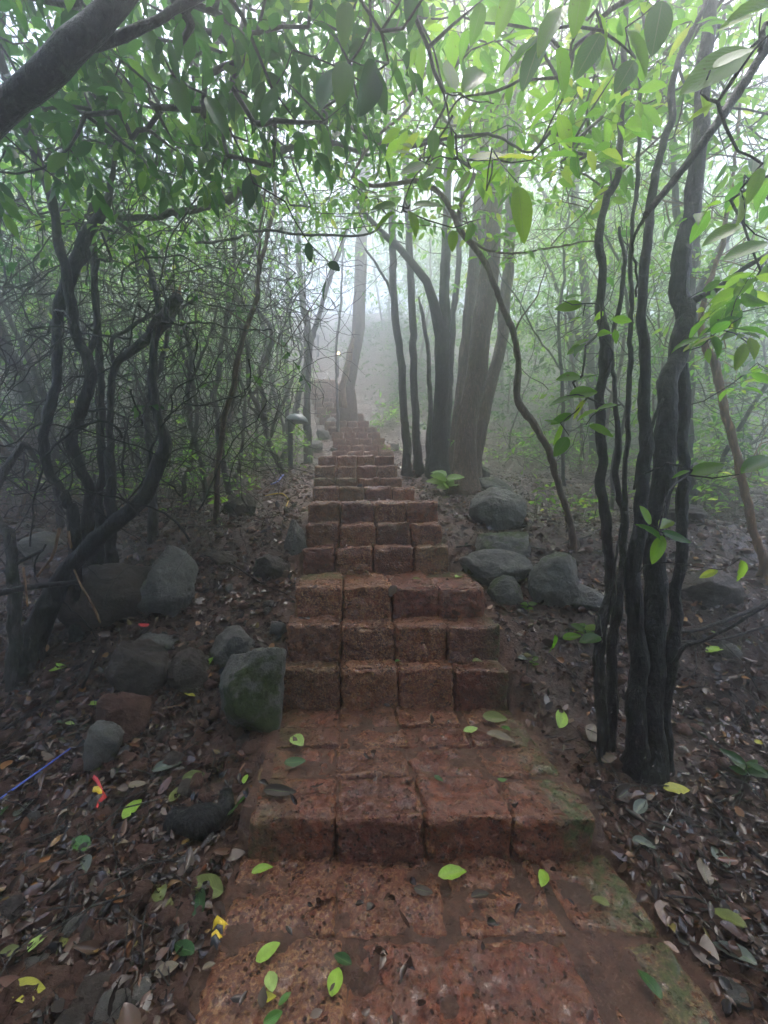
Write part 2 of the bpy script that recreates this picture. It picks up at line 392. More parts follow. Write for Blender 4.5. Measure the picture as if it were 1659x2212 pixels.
def hit(u, v, fn=surface, d0=.6, d1=60):
    a, b = ray(u, v); d = np.geomspace(d0, d1, 4000)
    dz = CAMH+b*d-fn(a*d, d); k = np.argmax(dz < 0)
    if not (dz < 0).any(): k = len(d)-1
    return np.array([a*d[k], d[k], CAMH+b*d[k]])
# ground sheet
def build_ground():
    nx, ny = 430, 520
    s = np.linspace(-1, 1, nx); xs = np.sinh(s*4.3)/np.sinh(4.3)*48
    t = np.linspace(0, 1, ny); ys = .35+np.sinh(t*4.6)/np.sinh(4.6)*62
    ys = np.r_[np.linspace(-7, .3, 40), ys]; ny = len(ys)
    X, Y = np.meshgrid(xs, ys); Z = terrain(X, Y)
    xl, xr = edges(Y); od = np.maximum(xl-X, X-xr)
    red = np.clip(1-(od-.05)/.55, 0, 1)*np.clip(1-(Y-7)/5, .3, 1)+.3*np.clip(1-(Y-1)/3., 0, 1)*(X < 0)
    i = np.arange(ny-1)[:, None]*nx+np.arange(nx-1)[None]
    q = np.stack([i, i+1, i+nx+1, i+nx], -1).reshape(-1, 4)
    mb = MB(); mb.add(np.stack([X, Y, Z], -1).reshape(-1, 3), q, att=np.clip(red, 0, 1).ravel())
    o = mb.obj('ground', M_soil, attname='red')
    tag(o, 'dark wet forest soil rising beside the red stone steps', 'ground', kind='structure')
build_ground()
# ------------------------------------------------------------------ laterite blocks
def block(name, parent, x0, x1, y0, y1, z0, z1, shx, res, moss=None, seed=0, worn=1.):
    """a rough hewn block; its sides run along the stairs (shx = dx/dy)"""
    h = np.array([(x1-x0)/2, (y1-y0)/2, (z1-z0)/2]); c = np.array([(x0+x1)/2, (y0+y1)/2, (z0+z1)/2])
    r0 = min(.022*worn, h.min()*.5)
    V, Q, n = [], [], 0
    N = [max(3, int(2*q/res)) for q in h]
    for ax in range(3):
        a, b = (ax+1) % 3, (ax+2) % 3
        ua = -np.cos(np.linspace(0, pi, N[a]+1))*.25+np.linspace(-1, 1, N[a]+1)*.75
        ub = -np.cos(np.linspace(0, pi, N[b]+1))*.25+np.linspace(-1, 1, N[b]+1)*.75
        A, B = np.meshgrid(ua, ub, indexing='ij')
        for sg in (-1, 1):
            if ax == 2 and sg < 0: continue
            p = np.zeros(A.shape+(3,)); p[..., ax] = sg*h[ax]; p[..., a] = A*h[a]; p[..., b] = B*h[b]
            i = n+np.arange(N[a])[:, None]*(N[b]+1)+np.arange(N[b])[None]
            q = np.stack([i, i+N[b]+1, i+N[b]+2, i+1], -1).reshape(-1, 4)
            if sg < 0: q = q[:, ::-1]
            V.append(p.reshape(-1, 3)); Q.append(q); n += A.size
    p = np.vstack(V); Q = np.vstack(Q)
    w = p+c+seed*3.1
    r = (r0*(1+.8*vn(w, 9, 2)))[:, None]
    inn = np.clip(p, -(h-r), h-r); d = p-inn; L = np.linalg.norm(d, axis=1)[:, None]
    nn = d/(L+1e-9)
    p = np.where(L > 1e-6, inn+nn*r, p)
    far = np.clip((c[1]-3.0)/6, 0, 1)
    amp = .008*(1-.4*far)
    f1 = fbm(w, 17, 2, 3); f2 = fbm(w, 60, 2, 8)
    disp = amp*f1+.0052*f2-.016*np.clip(f2*.6+vn(w, 33, 5)-.45, 0, 1)
    edge = np.clip((L[:, 0]-.0)/(r0*.5), 0, 1)*(np.abs(nn[:, 2]) > .15)
    disp -= edge*worn*(.022*np.clip(vn(w, 14, 12)+.1, 0, 1)+.03*np.clip(vn(w, 6, 17)-.35, 0, 1))
    p = p+nn*disp[:, None]
    p[:, 2] += (p[:, 2] > 0)*(.006*vn(w*[1, 1, 0], 3, 31)+.012*(p[:, 0]/h[0])*_h(np.array([seed]), np.array([1]), np.array([1]), 5)[0]-.006)
    at = np.zeros(len(p)) if moss is None else moss(p/h, nn)
    p[:, 0] += shx*(p[:, 1]+h[1])
    mb = MB(); mb.add(p+c, Q, att=np.clip(at, 0, 1))
    return mb.obj(name, M_lat, parent, attname='moss')
ORD = 'first second third fourth fifth sixth seventh eighth ninth tenth eleventh twelfth thirteenth fourteenth fifteenth sixteenth seventeenth eighteenth nineteenth twentieth twenty-first twenty-second twenty-third twenty-fourth twenty-fifth'.split()
JO = {0: (725, 918, 1112), 1: (735, 860, 983), 2: (737, 853, 967), 3: (740, 848, 950), 4: (724, 807, 894), 5: (733, 813, 888), 6: (736, 808, 879), 7: (731, 787, 848)}
NOTE = {0: 'broad bottom laterite step with a long mud-stained tread and a mossy right corner', 1: 'second red stone step up, beside the tall angular grey boulder',
        2: 'third red stone step up, its right block rounded and mossy', 3: 'fourth step up, with a deep tread and one yellowish rough block in the third place',
        4: 'fifth laterite step, lowest of the three stacked like a wall, rising behind the deep tread', 5: 'sixth laterite step, middle of the three stacked like a wall, with a yellowish block',
        6: 'seventh laterite step, topmost of the three stacked like a wall', 7: 'eighth step up, narrower, one yellow-green block among red ones',
        8: 'ninth step up, thin, with two moss-green left blocks', 9: 'tenth step up, of four even dull red blocks', 10: 'eleventh step up, last before the hidden landing, beside the lamp post'}
def front_moss(k):
    def f(q, n): return k*(.35+.65*np.clip(q[:, 2], 0, 1))
    return f
MOSS = {(0, 3): lambda q, n: np.clip(q[:, 0]*.9+.35, 0, 1)*(.45+.55*(n[:, 2] > -.1)), (0, 0): lambda q, n: .55*np.clip(-q[:, 0]+.4, 0, 1),
        (1, 0): front_moss(.45), (1, 3): lambda q, n: np.clip(q[:, 0], 0, 1)*.8, (2, 3): lambda q, n: np.clip(q[:, 0]-.2, 0, 1)*1.2, (3, 0): lambda q, n: .9*(q[:, 1] > -.2)*(q[:, 2] > .5),
        (3, 3): lambda q, n: .9*(q[:, 1] > .2)*(q[:, 2] > .5), (4, 3): lambda q, n: .6*np.clip(q[:, 2]*.8+q[:, 0]*.4, 0, 1), (7, 1): front_moss(.55), (8, 0): front_moss(.9), (8, 1): front_moss(.8), (5, 2): front_moss(.35)}
G_ST = 'red laterite steps climbing through the forest'
def build_steps():
    sd = 0
    for i, (ul, ur, vt, d) in enumerate(SP):
        z = SZ[i]; zb = SZ[i-1] if i else 0.0
        dn = SY[i+1] if i+1 < len(SY) else d+.5
        tr = dn-d
        y_end = dn+.12 if i+1 < len(SY) else dn
        lab = NOTE.get(i) or f'misty red stone step, {ORD[i]} up from the bottom of the stairs'
        t = empty('stone_step', ((SX0[i]+SX1[i])/2, d, zb), lab, 'step', G_ST)
        js = JO.get(i)
        cols = [SX0[i]]+([P(u, vt, d)[0] for u in js] if js else [SX0[i]+(SX1[i]-SX0[i])*k/4+random.uniform(-.012, .012) for k in (1, 2, 3)])+[SX1[i]]
        if i == 0: rows = [d, 1.76, 1.98, 2.16, y_end]
        elif tr > 1.2: rows = list(np.linspace(d, y_end, 6))
        elif tr > .75: rows = list(np.linspace(d, y_end, 4))
        elif tr > .5: rows = [d, d+.36, y_end] if i != 3 else [d, y_end]
        else: rows = [d, y_end]
        res = .0105 if d < 2.9 else .0145 if d < 4.2 else .022 if d < 7 else .04
        # side lines of the tread follow the stairs
        x0n, x1n = (SX0[i+1], SX1[i+1]) if i+1 < len(SY) else (SX0[i], SX1[i])
        for r in range(len(rows)-1):
            for k in range(4):
                sd += 1
                g = .005*random.uniform(.6, 1.3)
                ca, cb = cols[k], cols[k+1]
                f0 = (rows[r]-d)
                sh = -.102 if d < 8 else (x0n-SX0[i])/max(tr, .3)*.6
                ca += sh*f0; cb += sh*f0
                if r and i == 0:   # joints of the long tread are staggered a little
                    o = random.uniform(-.02, .02); ca += o; cb += o*(k < 3)
                zt = z+random.uniform(-.006, .005)
                ms = MOSS.get((i, k))
                if i == 0 and k == 3: ms = lambda q, n, r=r: np.clip(q[:, 0]*.9+.2, 0, 1)*(q[:, 2] > .3)+.5*(r == 0)*(q[:, 0] > .2)
                dy = random.uniform(0, .012) if r == 0 else 0
                block('block', t, ca+g, cb-g, rows[r]+dy+(g if r else 0), rows[r+1]-g*.6, (zb-.09) if r == 0 else zt-.12, zt, sh, res if (r == 0 or d < 2.9) else res*1.4, ms, sd, .8+.5*random.random())
    # paving in front of the bottom step
    t = empty('stone_path', (.2, 1.0, 0), 'worn muddy laterite paving at the foot of the bottom step, strewn with green leaves', 'path')
    t['kind'] = 'structure'
    cols = [-.60, -.175, .235, .615, .93]
    rows = [.42, .70, .98, 1.25, 1.56]
    for r in range(4):
        for k in range(4):
            sd += 1; f0 = rows[r]-1.5; sh = -.102; o = random.uniform(-.03, .03)
            ca, cb = cols[k]+sh*f0+(o if k else 0), cols[k+1]+sh*f0+(o if k < 3 else 0)
            zt = 0+random.uniform(-.010, .003)
            ms = (lambda q, n: np.clip(q[:, 0]*.8+.6, 0, 1)) if k == 3 else None
            block('block', t, ca+.005, cb-.005, rows[r]+.005, rows[r+1]-.005, -.14, zt, sh, .0105, ms, sd, .9)
build_steps()
# ------------------------------------------------------------------ boulders
def ico(sub):
    import bmesh
    bm = bmesh.new(); bmesh.ops.create_icosphere(bm, subdivisions=sub, radius=1)
    v = np.array([q.co[:] for q in bm.verts]); f = np.array([[w.index for w in q.verts] for q in bm.faces]); bm.free(); return v, f
ICO = {k: ico(k) for k in (2, 3, 4, 5, 6)}
def boulder(u, v, wpx, hpx, m, label, seed, ang=.5, deep=.8, name='boulder', cat='boulder', moss=.3, front=0, sink=.25, sub=5, d=None, tilt=0, group=None, side=0):
    b = hit(u, v, terrain if d is None else terrain) if d is None else None
    dist = b[1] if d is None else d
    w, h = wpx*dist/F, hpx*dist/F
    r = np.random.default_rng(seed)
    dv, f = ICO[sub]
    K = 8+int(4*ang)
    n = unit(r.normal(size=(K, 3))*[1, 1, .8]); hh = r.uniform(.72, 1.0, K)
    dt = dv@n.T; q = hh/np.maximum(dt, .05); pw = 10+50*ang
    rad = (np.sum(q**-pw, axis=1))**(-1/pw); rad = np.minimum(rad, 1.35)
    rad = rad*(1-.35*(1-ang))+.35*(1-ang)
    p = dv*rad[:, None]
    p *= (1+.06*fbm(dv+seed, 2.2, 3, 1)+.035*fbm(dv+seed, 7, 4, 2)-.03*np.abs(vn(dv+seed, 4, 6)))[:, None]
    lo, hi = p.min(0), p.max(0); p = (p-(lo+hi)/2)/((hi-lo)/2)
    ht = h/(1-sink*.5); p = p*[w/2, w/2*deep, ht/2]
    a = tilt; R = np.array([[cos(a), 0, sin(a)], [0, 1, 0], [-sin(a), 0, cos(a)]]); p = p@R.T
    g = P(u, v, dist); cx, cy = g[0], dist+w*.5*deep*.8
    zt = g[2]+h*1.0
    c = np.array([cx, cy, zt-ht/2])
    gz = float(terrain(cx, cy))
    nz = np.cross(p[f[:, 1]]-p[f[:, 0]], p[f[:, 2]]-p[f[:, 0]]); vnm = np.zeros_like(p)
    for k in range(3): np.add.at(vnm, f[:, k], nz)
    vnm = unit(vnm)
    at = moss*np.clip(vnm[:, 2]*1.3-.1, 0, 1)+front*np.clip(-vnm[:, 1]*1.1, 0, 1)*(p[:, 2] < .5*h)*(p[:, 0] > -.3*w)+side*np.clip(vnm[:, 0], 0, 1)
    mb = MB(); mb.add(p+c, f, att=at)
    o = mb.obj(name, m, attname='moss'); o.location = c
    me = o.data; vv = (p).astype(np.float32); me.vertices.foreach_set('co', vv.ravel()); me.update()
    return tag(o, label, cat, group)
BL = [
 (527, 1610, 158, 205, M_rock_grey, 'tall angular grey boulder with a green mossy face against the second step', 3, .95, .9, dict(moss=.05, front=.75)),
 (275, 1510, 155, 115, M_rock_brown, 'round brown boulder leftmost of the group left of the angular mossy-faced one', 8, .35, .8, dict(moss=.05)),
 (392, 1505, 100, 95, M_rock_brown, 'dark squat boulder between the round brown boulder and the tall angular grey boulder', 13, .5, .8, dict(moss=0)),
 (486, 1445, 118, 80, M_rock_grey, 'pale flat-topped grey rock just behind the tall angular boulder', 21, .8, .9, dict(moss=.0)),
 (325, 1410, 100, 38, M_rock_grey, 'low dark rock behind the round brown boulder', 28, .6, .8, dict(moss=0)),
 (200, 1372, 225, 150, M_rock_brown, 'huge smooth dark boulder under the leaning trunk at the left edge', 33, .25, .8, dict(moss=.0)),
 (338, 1345, 125, 165, M_rock_grey, 'upright angular grey boulder leaning on the huge smooth dark one', 41, .9, .8, dict(moss=0, tilt=.1)),
 (205, 1672, 92, 105, M_rock_grey, 'small knobbly grey rock on the leaf litter below the brown boulder', 46, .5, .8, dict(moss=0)),
 (245, 1610, 120, 108, M_rock_red, 'reddish pitted stone lump just above the small knobbly grey rock', 52, .5, .8, dict(moss=0)),
 (597, 1382, 42, 40, M_rock_grey, 'small bluish stone against the left end of the third step', 57, .6, .8, dict(moss=0, sub=4)),
 (634, 1197, 56, 76, M_rock_grey, 'dark wet boulder tight against the left end of the stacked steps', 60, .4, .8, dict(moss=.1)),
 (510, 1117, 72, 52, M_rock_brown, 'half-buried boulder with a mossy cap in the litter below the twisted stems', 66, .3, .8, dict(moss=.6)),
 (580, 1258, 82, 60, M_rock_brown, 'low muddy stone in the litter left of the deep-treaded step', 71, .6, .8, dict(moss=0)),
 (480, 1225, 60, 34, M_rock_brown, 'flat brown stone half sunk in litter above the low muddy stone', 72, .6, .8, dict(moss=0)),
 (1086, 1148, 138, 98, M_rock_grey, 'largest rounded grey boulder right of the steps, at the foot of the brown trunk', 77, .35, .85, dict(moss=.35, side=-.3)),
 (1070, 1066, 95, 38, M_rock_grey, 'low mossy boulder directly behind the largest rounded grey one', 82, .3, .8, dict(moss=.7)),
 (1046, 1034, 34, 34, M_rock_grey, 'small mossy rock beside the foot of the rear trunk of the clump', 85, .5, .8, dict(moss=.7, sub=4)),
 (1097, 1240, 125, 90, M_rock_grey, 'rounded boulder with a bright moss cap behind the cracked angular one', 90, .25, .8, dict(moss=1.0)),
 (1076, 1272, 156, 82, M_rock_grey, 'angular grey boulder with a sharp mossy upper edge beside the deep-treaded step', 97, .95, .6, dict(moss=.25)),
 (1097, 1306, 76, 60, M_rock_grey, 'little moss-topped rock in front of the angular grey boulder', 101, .5, .8, dict(moss=.8)),
 (1210, 1318, 118, 122, M_rock_grey, 'steep-sided grey boulder with mossy left shoulder, right of the moss-topped rock', 107, .85, .8, dict(moss=.55, tilt=-.1)),
 (1276, 1326, 80, 58, M_rock_grey, 'dark low boulder behind the foot of the black thin stems', 112, .5, .8, dict(moss=.1)),
 (1552, 1320, 130, 85, M_rock_brown, 'flat-topped brown boulder on the slope beyond the black trunks', 118, .8, .8, dict(moss=.0)),
 (1583, 1424, 62, 38, M_rock_grey, 'low dark rock at the right edge in front of the brown boulder', 123, .5, .8, dict(moss=.2)),
 (696, 952, 30, 26, M_rock_grey, 'pale stone heaped left of the misty upper steps', 130, .6, .8, dict(moss=.2, sub=4, sink=.1)),
 (716, 924, 26, 24, M_rock_grey, 'round stone sitting at the left end of the misty upper steps', 133, .2, .8, dict(moss=.1, sub=4, sink=.1)),
 (680, 975, 34, 26, M_rock_grey, 'largest stone of the heap between the near lamp post and the steps', 136, .5, .8, dict(moss=.2, sub=4, sink=.1)),
 (721, 977, 22, 11, M_rock_grey, 'small flat pale stone on the left edge of the misty landing', 139, .5, .8, dict(moss=0, sub=3, sink=.1)),
 (851, 976, 26, 20, M_rock_grey, 'round stone at the right end of the misty landing, left of the tree clump', 143, .3, .8, dict(moss=.1, sub=4, sink=.1)),
 (1490, 1130, 120, 42, M_rock_brown, 'distant long brown rock on the misty slope behind the black trunks', 149, .5, .8, dict(moss=.2)),
 (60, 1210, 110, 60, M_rock_grey, 'dark boulder in the shade at the left edge behind the thicket', 151, .4, .8, dict(moss=.1)),
]
for b in BL:
    boulder(b[0], b[1], b[2], b[3], b[4], b[5], b[6], b[7], b[8], **b[9])
# ------------------------------------------------------------------ trees
def opening(u, v, d):
    """the gap of open mist over the upper steps"""
    a = ((u-765)/135)**2+((v-700)/215)**2 < 1 and d < 13
    b = ((u-600)/60)**2+((v-610)/60)**2 < 1 and d < 6 and random.random() < .5
    e = 1060 < u < 1290 and 560 < v < 900 and d < 7 and random.random() < .85
    f = v > 700 and 650 < u < 1000 and d < 11
    return a or b or e or f
def px(p):
    dx, dy, dz = p[0], p[1], p[2]-CAMH
    y = dy*cos(PITCH)+dz*sin(PITCH); z = -dy*sin(PITCH)+dz*cos(PITCH)
    return CX+F*dx/max(y, .01), CY-F*z/max(y, .01)
def stem_path(spec):
    if 'w3' in spec: return np.array(spec['w3'], float)
    p = spec['p']; n = len(p)
    if 'd' in spec: d0 = spec['d']
    else: d0 = hit(p[0][0], p[0][1], terrain)[1]
    dd = spec.get('dd', 0); w = spec['w']; rows = []
    L = np.r_[0, np.cumsum([math.hypot(p[i+1][0]-p[i][0], p[i+1][1]-p[i][1]) for i in range(n-1)])]; L /= L[-1]
    for i, (u, v) in enumerate(p):
        d = d0+dd*L[i]
        wp = w[0]+(w[-1]-w[0])*L[i] if len(w) != n else w[i]
        rows.append([*P(u, v, d), .5*wp*d/F])
    rows = np.array(rows)
    if spec.get('root', True) and 'd' not in spec or spec.get('root') is True:
        r = rows[0].copy(); dirn = rows[0, :3]-rows[1, :3]
        gz = float(terrain(r[0], r[1])); r[2] = min(r[2], gz)-.14; near = r[1] < 7
        mid = rows[0].copy(); up = unit(rows[1, :3]-rows[0, :3]); mid[:3] += up*min(3.5*r[3], .16, .4*np.linalg.norm(rows[1, :3]-rows[0, :3])); mid[3] *= 1.08
        r[3] *= 1.9 if near else 1.35; rows[0, 3] *= 1.4 if near else 1.15
        rows = np.vstack([r, rows[:1], mid, rows[1:]])
    return rows
class Net:
    """branches grown towards scattered points: every point joins the nearest wood"""
    def __init__(s, nodes): s.p = [np.array(q[:3], float) for q in nodes]; s.par = [-1]*len(nodes); s.n0 = len(nodes); s.tips = []
    def grow(s, T, seg=.22, jit=.25):
        T = list(T)
        if not T: return
        base = np.array(s.p); T.sort(key=lambda q: np.min(np.sum((base-q)**2, axis=1)))
        for q in T:
            a = np.array(s.p); dist = np.linalg.norm(a-q, axis=1)
            dist = dist+.5*np.clip(a[:, 2]-q[2], 0, None)
            k = int(np.argmin(dist)); L = np.linalg.norm(a[k]-q); m = max(1, int(L/seg)); par = k; st = a[k]
            off = rng.normal(size=3)*L*jit*.35; off[2] += L*.12
            for i in range(1, m+1):
                t = i/m; pt = st*(1-t)+q*t+off*sin(pi*t)+(rng.normal(size=3)*seg*.1 if i < m else 0)
                s.p.append(pt); s.par.append(par); par = len(s.p)-1
            s.tips.append(par)
    def mesh(s, mb, r0=.0016, pw=.42, rmax=.011):
        n = len(s.p)
        if n <= s.n0: return
        cnt = np.ones(n)
        for i in range(n-1, s.n0-1, -1): cnt[s.par[i]] += cnt[i]
        i = np.arange(s.n0, n); par = np.array(s.par)[i]; a = np.array(s.p)
        r = np.minimum(r0*cnt**pw, rmax)
        bars(mb, a[par], a[i], np.where(par < s.n0, r[i]*1.1, r[par]), r[i], .05, 5)
def sprays(lm, bm, tips, dirs, k, ls, sl, droop, hi, W=.42, spread=.9, tr=.0012, jl=.25, mat_=0):
    """leafy twig ends: k leaves alternating along a short shoot"""
    n = len(tips)
    if n == 0: return
    dirs = unit(dirs+rng.normal(size=(n, 3))*.35+np.array([0, 0, -.15])); end = tips+dirs*sl
    bars(bm, tips, end, tr*1.2, tr*.6, .08, 3 if hi == 0 else 4)
    side = unit(np.cross(dirs, [0, 0, 1.])); up = np.cross(side, dirs)
    for j in range(k):
        t = (j+.6)/k; s = 1 if j % 2 else -1
        p = tips+dirs*sl*t
        last = j == k-1
        ax = dirs*(1.2 if last else .55)+(0 if last else s*side*spread)+rng.normal(size=(n, 3))*.28
        ax[:, 2] -= droop*rng.uniform(.3, 1.3, n)
        ax = unit(ax); nr = up+rng.normal(size=(n, 3))*.4
        if droop > .6: nr = nr+.5*dirs
        leaves(lm, p+ax*ls*.06, ax, nr, ls*(1+jl*rng.normal(size=n)).clip(.5, 1.6), W, hi, rng.uniform(.3, 1.8, n), mat=mat_)
def tree(label, cat, stems, bk, lf=None, regs=(), ls=.07, k=6, sl=.16, droop=.5, hi=1, extra=(), group=None, seed=0, W=.42, manual=(), wregs=(), name='tree', seg=.22, part='trunk', lo_ok=True, mlf=None, sides=10, knob=.25):
    """stems: traced wood; regs: where its foliage hangs"""
    paths = [stem_path(s) for s in stems]
    b = paths[0][0]; root = empty(name, (b[0], b[1], b[2]+.12), label, cat, group)
    for i, (p, s) in enumerate(zip(paths, stems)):
        mb = MB(); big = p[:, 3].max()
        near = p[0, 1] < 3.8; tube(mb, p, s.get('sides', 20 if near and big > .015 else sides), .17 if near else .12, 31*i+seed, step=max(.016, big*(.35 if near else .8)), knob=knob, jit=s.get('jit', .02))
        o = mb.obj(s.get('n', part), s.get('m', bk), root)
        if s.get('lab'): o['label'] = s['lab']
    nodes = np.vstack([smooth_path(p, .12)[int(len(p) > 3)*2:] for p in paths])
    nodes = nodes[nodes[:, 2] > b[2]+.5] if (nodes[:, 2] > b[2]+.5).sum() > 2 else nodes
    T = []
    for (u0, u1, v0, v1, d0, d1, n) in regs:
        for _ in range(n):
            u, v, d = random.uniform(u0, u1), random.uniform(v0, v1), random.uniform(d0, d1)
            if opening(u, v, d): continue
            q = P(u, v, d)
            if q[2] > float(terrain(q[0], q[1]))+.25 and q[2] < 25.5: T.append(q)
    for (x0, x1, y0, y1, z0, z1, n) in wregs:
        T += [np.array([random.uniform(x0, x1), random.uniform(y0, y1), random.uniform(z0, z1)]) for _ in range(n)]
    net = Net(nodes); net.grow(T, seg)
    n1 = len(net.tips)
    ML = []
    for (u, v, d, Lp, ang, *c) in manual:
        a = radians(ang); base = P(u-cos(a)*Lp*.5, v+sin(a)*Lp*.5, d); tip = P(u+cos(a)*Lp*.5, v-sin(a)*Lp*.5, d+(random.uniform(-.04, .06)))
        ML.append((base, tip))
    if ML:
        net.grow([m[0]-unit(m[1]-m[0])*.01 for m in ML], .12, .3)
    tw = MB(); lm = MB()
    if net.tips:
        net.mesh(tw)
        a = np.array(net.p); ti = np.array(net.tips[:n1], int)
        if len(ti):
            dr = unit(a[ti]-a[np.array(net.par)[ti]]); dr[:, 2] *= .5
            sprays(lm, tw, a[ti], dr, k, ls, sl, droop, hi, W)
        for base, tip in ML:
            ax = tip-base; L = np.linalg.norm(ax)
            nr = np.array([0, -1., .9])+rng.normal(size=3)*.35
            leaves(lm, base[None], unit(ax)[None], nr[None], L, W*random.uniform(.9, 1.2), 2, random.uniform(.2, 1.4), mat=1 if mlf else 0)
        if tw.n: lm.merge(tw, 2)
        if lm.n: lm.obj('crown', [lf, mlf or lf, bk], root, useuv=True)
    return root
def tr(pts, **kw): return dict(p=pts, **kw)

# --- near limb crossing the top left corner, its trunk stands outside the picture
tree('thick dark blurred limb slanting across the top left corner', 'tree',
     [dict(w3=[[-2.3, 1.3, -.2, .12], [-2.25, 1.25, .9, .10], [-2.0, 1.15, 1.7, .08], [*P(-230, 450, 1.0), .036], [*P(-10, 250, .98), .030], [*P(90, 165, .97), .029], [*P(185, 72, .97), .028], [*P(285, -30, 1.0), .025], [*P(420, -170, 1.1), .022]], jit=.005),
      tr([(172, 105), (240, 84), (305, 58), (430, -5), (560, -70)], w=[22, 20, 17, 14, 10], d=1.0, dd=.15, n='limb', jit=.005)],
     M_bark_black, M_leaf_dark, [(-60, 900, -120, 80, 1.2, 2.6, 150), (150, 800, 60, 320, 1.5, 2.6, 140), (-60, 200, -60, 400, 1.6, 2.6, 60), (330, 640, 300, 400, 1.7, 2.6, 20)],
     wregs=[(-3.4, .6, -3.5, 1.1, 2.9, 4.8, 240), (-3, 0, -3.4, -1.2, .8, 3.2, 110)], ls=.08, k=6, sl=.15, droop=.85, hi=1, seed=1, seg=.15,  # wregs: unseen crown added over and behind the camera to keep sky light out
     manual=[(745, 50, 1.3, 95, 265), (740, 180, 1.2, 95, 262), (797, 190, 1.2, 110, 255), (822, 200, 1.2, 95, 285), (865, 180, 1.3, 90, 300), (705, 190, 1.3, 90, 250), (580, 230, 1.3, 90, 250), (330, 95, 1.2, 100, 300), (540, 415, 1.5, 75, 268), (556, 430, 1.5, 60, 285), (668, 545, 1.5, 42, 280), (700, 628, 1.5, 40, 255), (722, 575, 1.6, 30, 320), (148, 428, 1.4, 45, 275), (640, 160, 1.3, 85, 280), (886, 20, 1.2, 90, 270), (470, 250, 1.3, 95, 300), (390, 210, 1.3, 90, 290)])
# --- overhanging leafy boughs reaching in from the upper right
LB = [(952, 68), (985, 150), (970, 215)]
tree('bough of big bright green leaves hanging over the middle of the stairs', 'tree',
     [dict(w3=[[2.6, .9, -.1, .06], [2.5, 1.0, 1.4, .05], [2.2, 1.2, 2.6, .035], [*P(1500, -60, 1.3), .016], [*P(1390, -10, 1.35), .010], [*P(1290, 60, 1.4), .006]], n='trunk'),
      tr([(1290, 60), (1250, 95), (1230, 150), (1125, 170), (1065, 195), (1000, 210), (972, 245)], w=[8, 7, 6, 5, 5, 4, 4], d=1.4, dd=.1, n='branch'),
      tr([(972, 245), (950, 285), (925, 340), (900, 375), (880, 420), (872, 455)], w=[5, 4, 4, 3, 3, 3], d=1.45, dd=.1, n='branch'),
      tr([(898, 38), (935, 110), (960, 200), (985, 290)], w=[4, 4, 4, 3], d=1.4, dd=0, n='branch'),
      tr([(1230, 150), (1200, 240), (1150, 330), (1075, 300), (980, 312), (830, 318), (720, 245)], w=[5, 4, 4, 5, 6, 7, 7], d=1.5, dd=.9, n='branch')],
     M_bark_grey, M_leaf_near, [(860, 1330, 250, 400, 1.6, 2.6, 36), (930, 1350, -60, 180, 1.5, 2.6, 44), (1290, 1500, 0, 240, 1.5, 2.6, 16), (700, 900, -60, 90, 1.4, 2.4, 22)],
     wregs=[(-.2, 3.4, -3.5, 1.0, 2.9, 4.8, 240), (0, 3.2, -3.4, -1.2, .8, 3.2, 110)], ls=.10, k=5, sl=.14, droop=.45, hi=1, seed=3, seg=.15, W=.4,  # wregs: extra leaves out of view, added to block light from behind
     manual=[(953, 197, 1.45, 75, 175), (973, 160, 1.45, 72, 97), (1026, 168, 1.4, 85, 50), (1036, 213, 1.4, 55, 160), (1010, 250, 1.4, 60, 230), (936, 310, 1.4, 58, 268), (975, 312, 1.4, 58, 270),
             (892, 363, 1.45, 58, 200), (932, 365, 1.45, 58, 235), (975, 366, 1.45, 42, 240), (826, 446, 1.45, 58, 183), (828, 478, 1.45, 62, 218), (925, 442, 1.4, 66, 2), (834, 425, 1.5, 70, 175), (893, 482, 1.45, 56, 290),
             (1060, 338, 1.35, 90, 8), (1120, 338, 1.35, 100, 5), (1200, 335, 1.35, 95, 12), (1245, 305, 1.3, 80, 5), (1150, 133, 1.15, 130, 250), (1215, 160, 1.15, 110, 285), (1118, 76, 1.2, 75, 190), (1130, 113, 1.15, 120, 215), (1190, 60, 1.1, 110, 240),
             (1300, 90, 1.2, 120, 280), (1270, 120, 1.2, 110, 240), (1127, 462, 1.15, 122, 278), (1070, 378, 1.35, 62, 60), (1000, 392, 1.4, 55, 240), (978, 520, 1.6, 45, 268), (1015, 500, 1.6, 40, 250), (1000, 460, 1.6, 40, 130),
             (1420, 60, 1.0, 120, 260), (1380, 110, 1.1, 100, 300), (1250, 20, 1.1, 120, 260), (1090, 30, 1.3, 100, 250), (1030, 50, 1.3, 90, 255), (1350, 165, 1.2, 80, 240)], mlf=M_leaf_near)
tree('large close leaves at the top right corner, one pale and curled', 'tree',
     [dict(w3=[[1.75, .75, 0, .05], [1.7, .8, 1.3, .04], [1.6, .9, 2.3, .03], [*P(1720, 40, .95), .008], [*P(1640, 90, .95), .005]], n='trunk')],
     M_bark_dark, M_leaf_near, [(1560, 1700, 330, 470, 1.2, 1.8, 6), (1590, 1700, 520, 700, 1.3, 1.9, 6)], ls=.1, k=4, sl=.14, droop=.4, hi=1, seed=4, seg=.12,
     manual=[(1545, 150, .95, 170, 212), (1590, 120, .9, 110, 30), (1590, 48, .95, 90, 200), (1650, 10, .8, 160, 190), (1512, 243, 1.0, 62, 210), (1522, 225, 1.0, 40, 290), (1600, 450, 1.2, 70, 270), (1630, 400, 1.1, 80, 250), (1560, 505, 1.2, 90, 205), (1610, 540, 1.2, 100, 200)], mlf=M_leaf_bright)
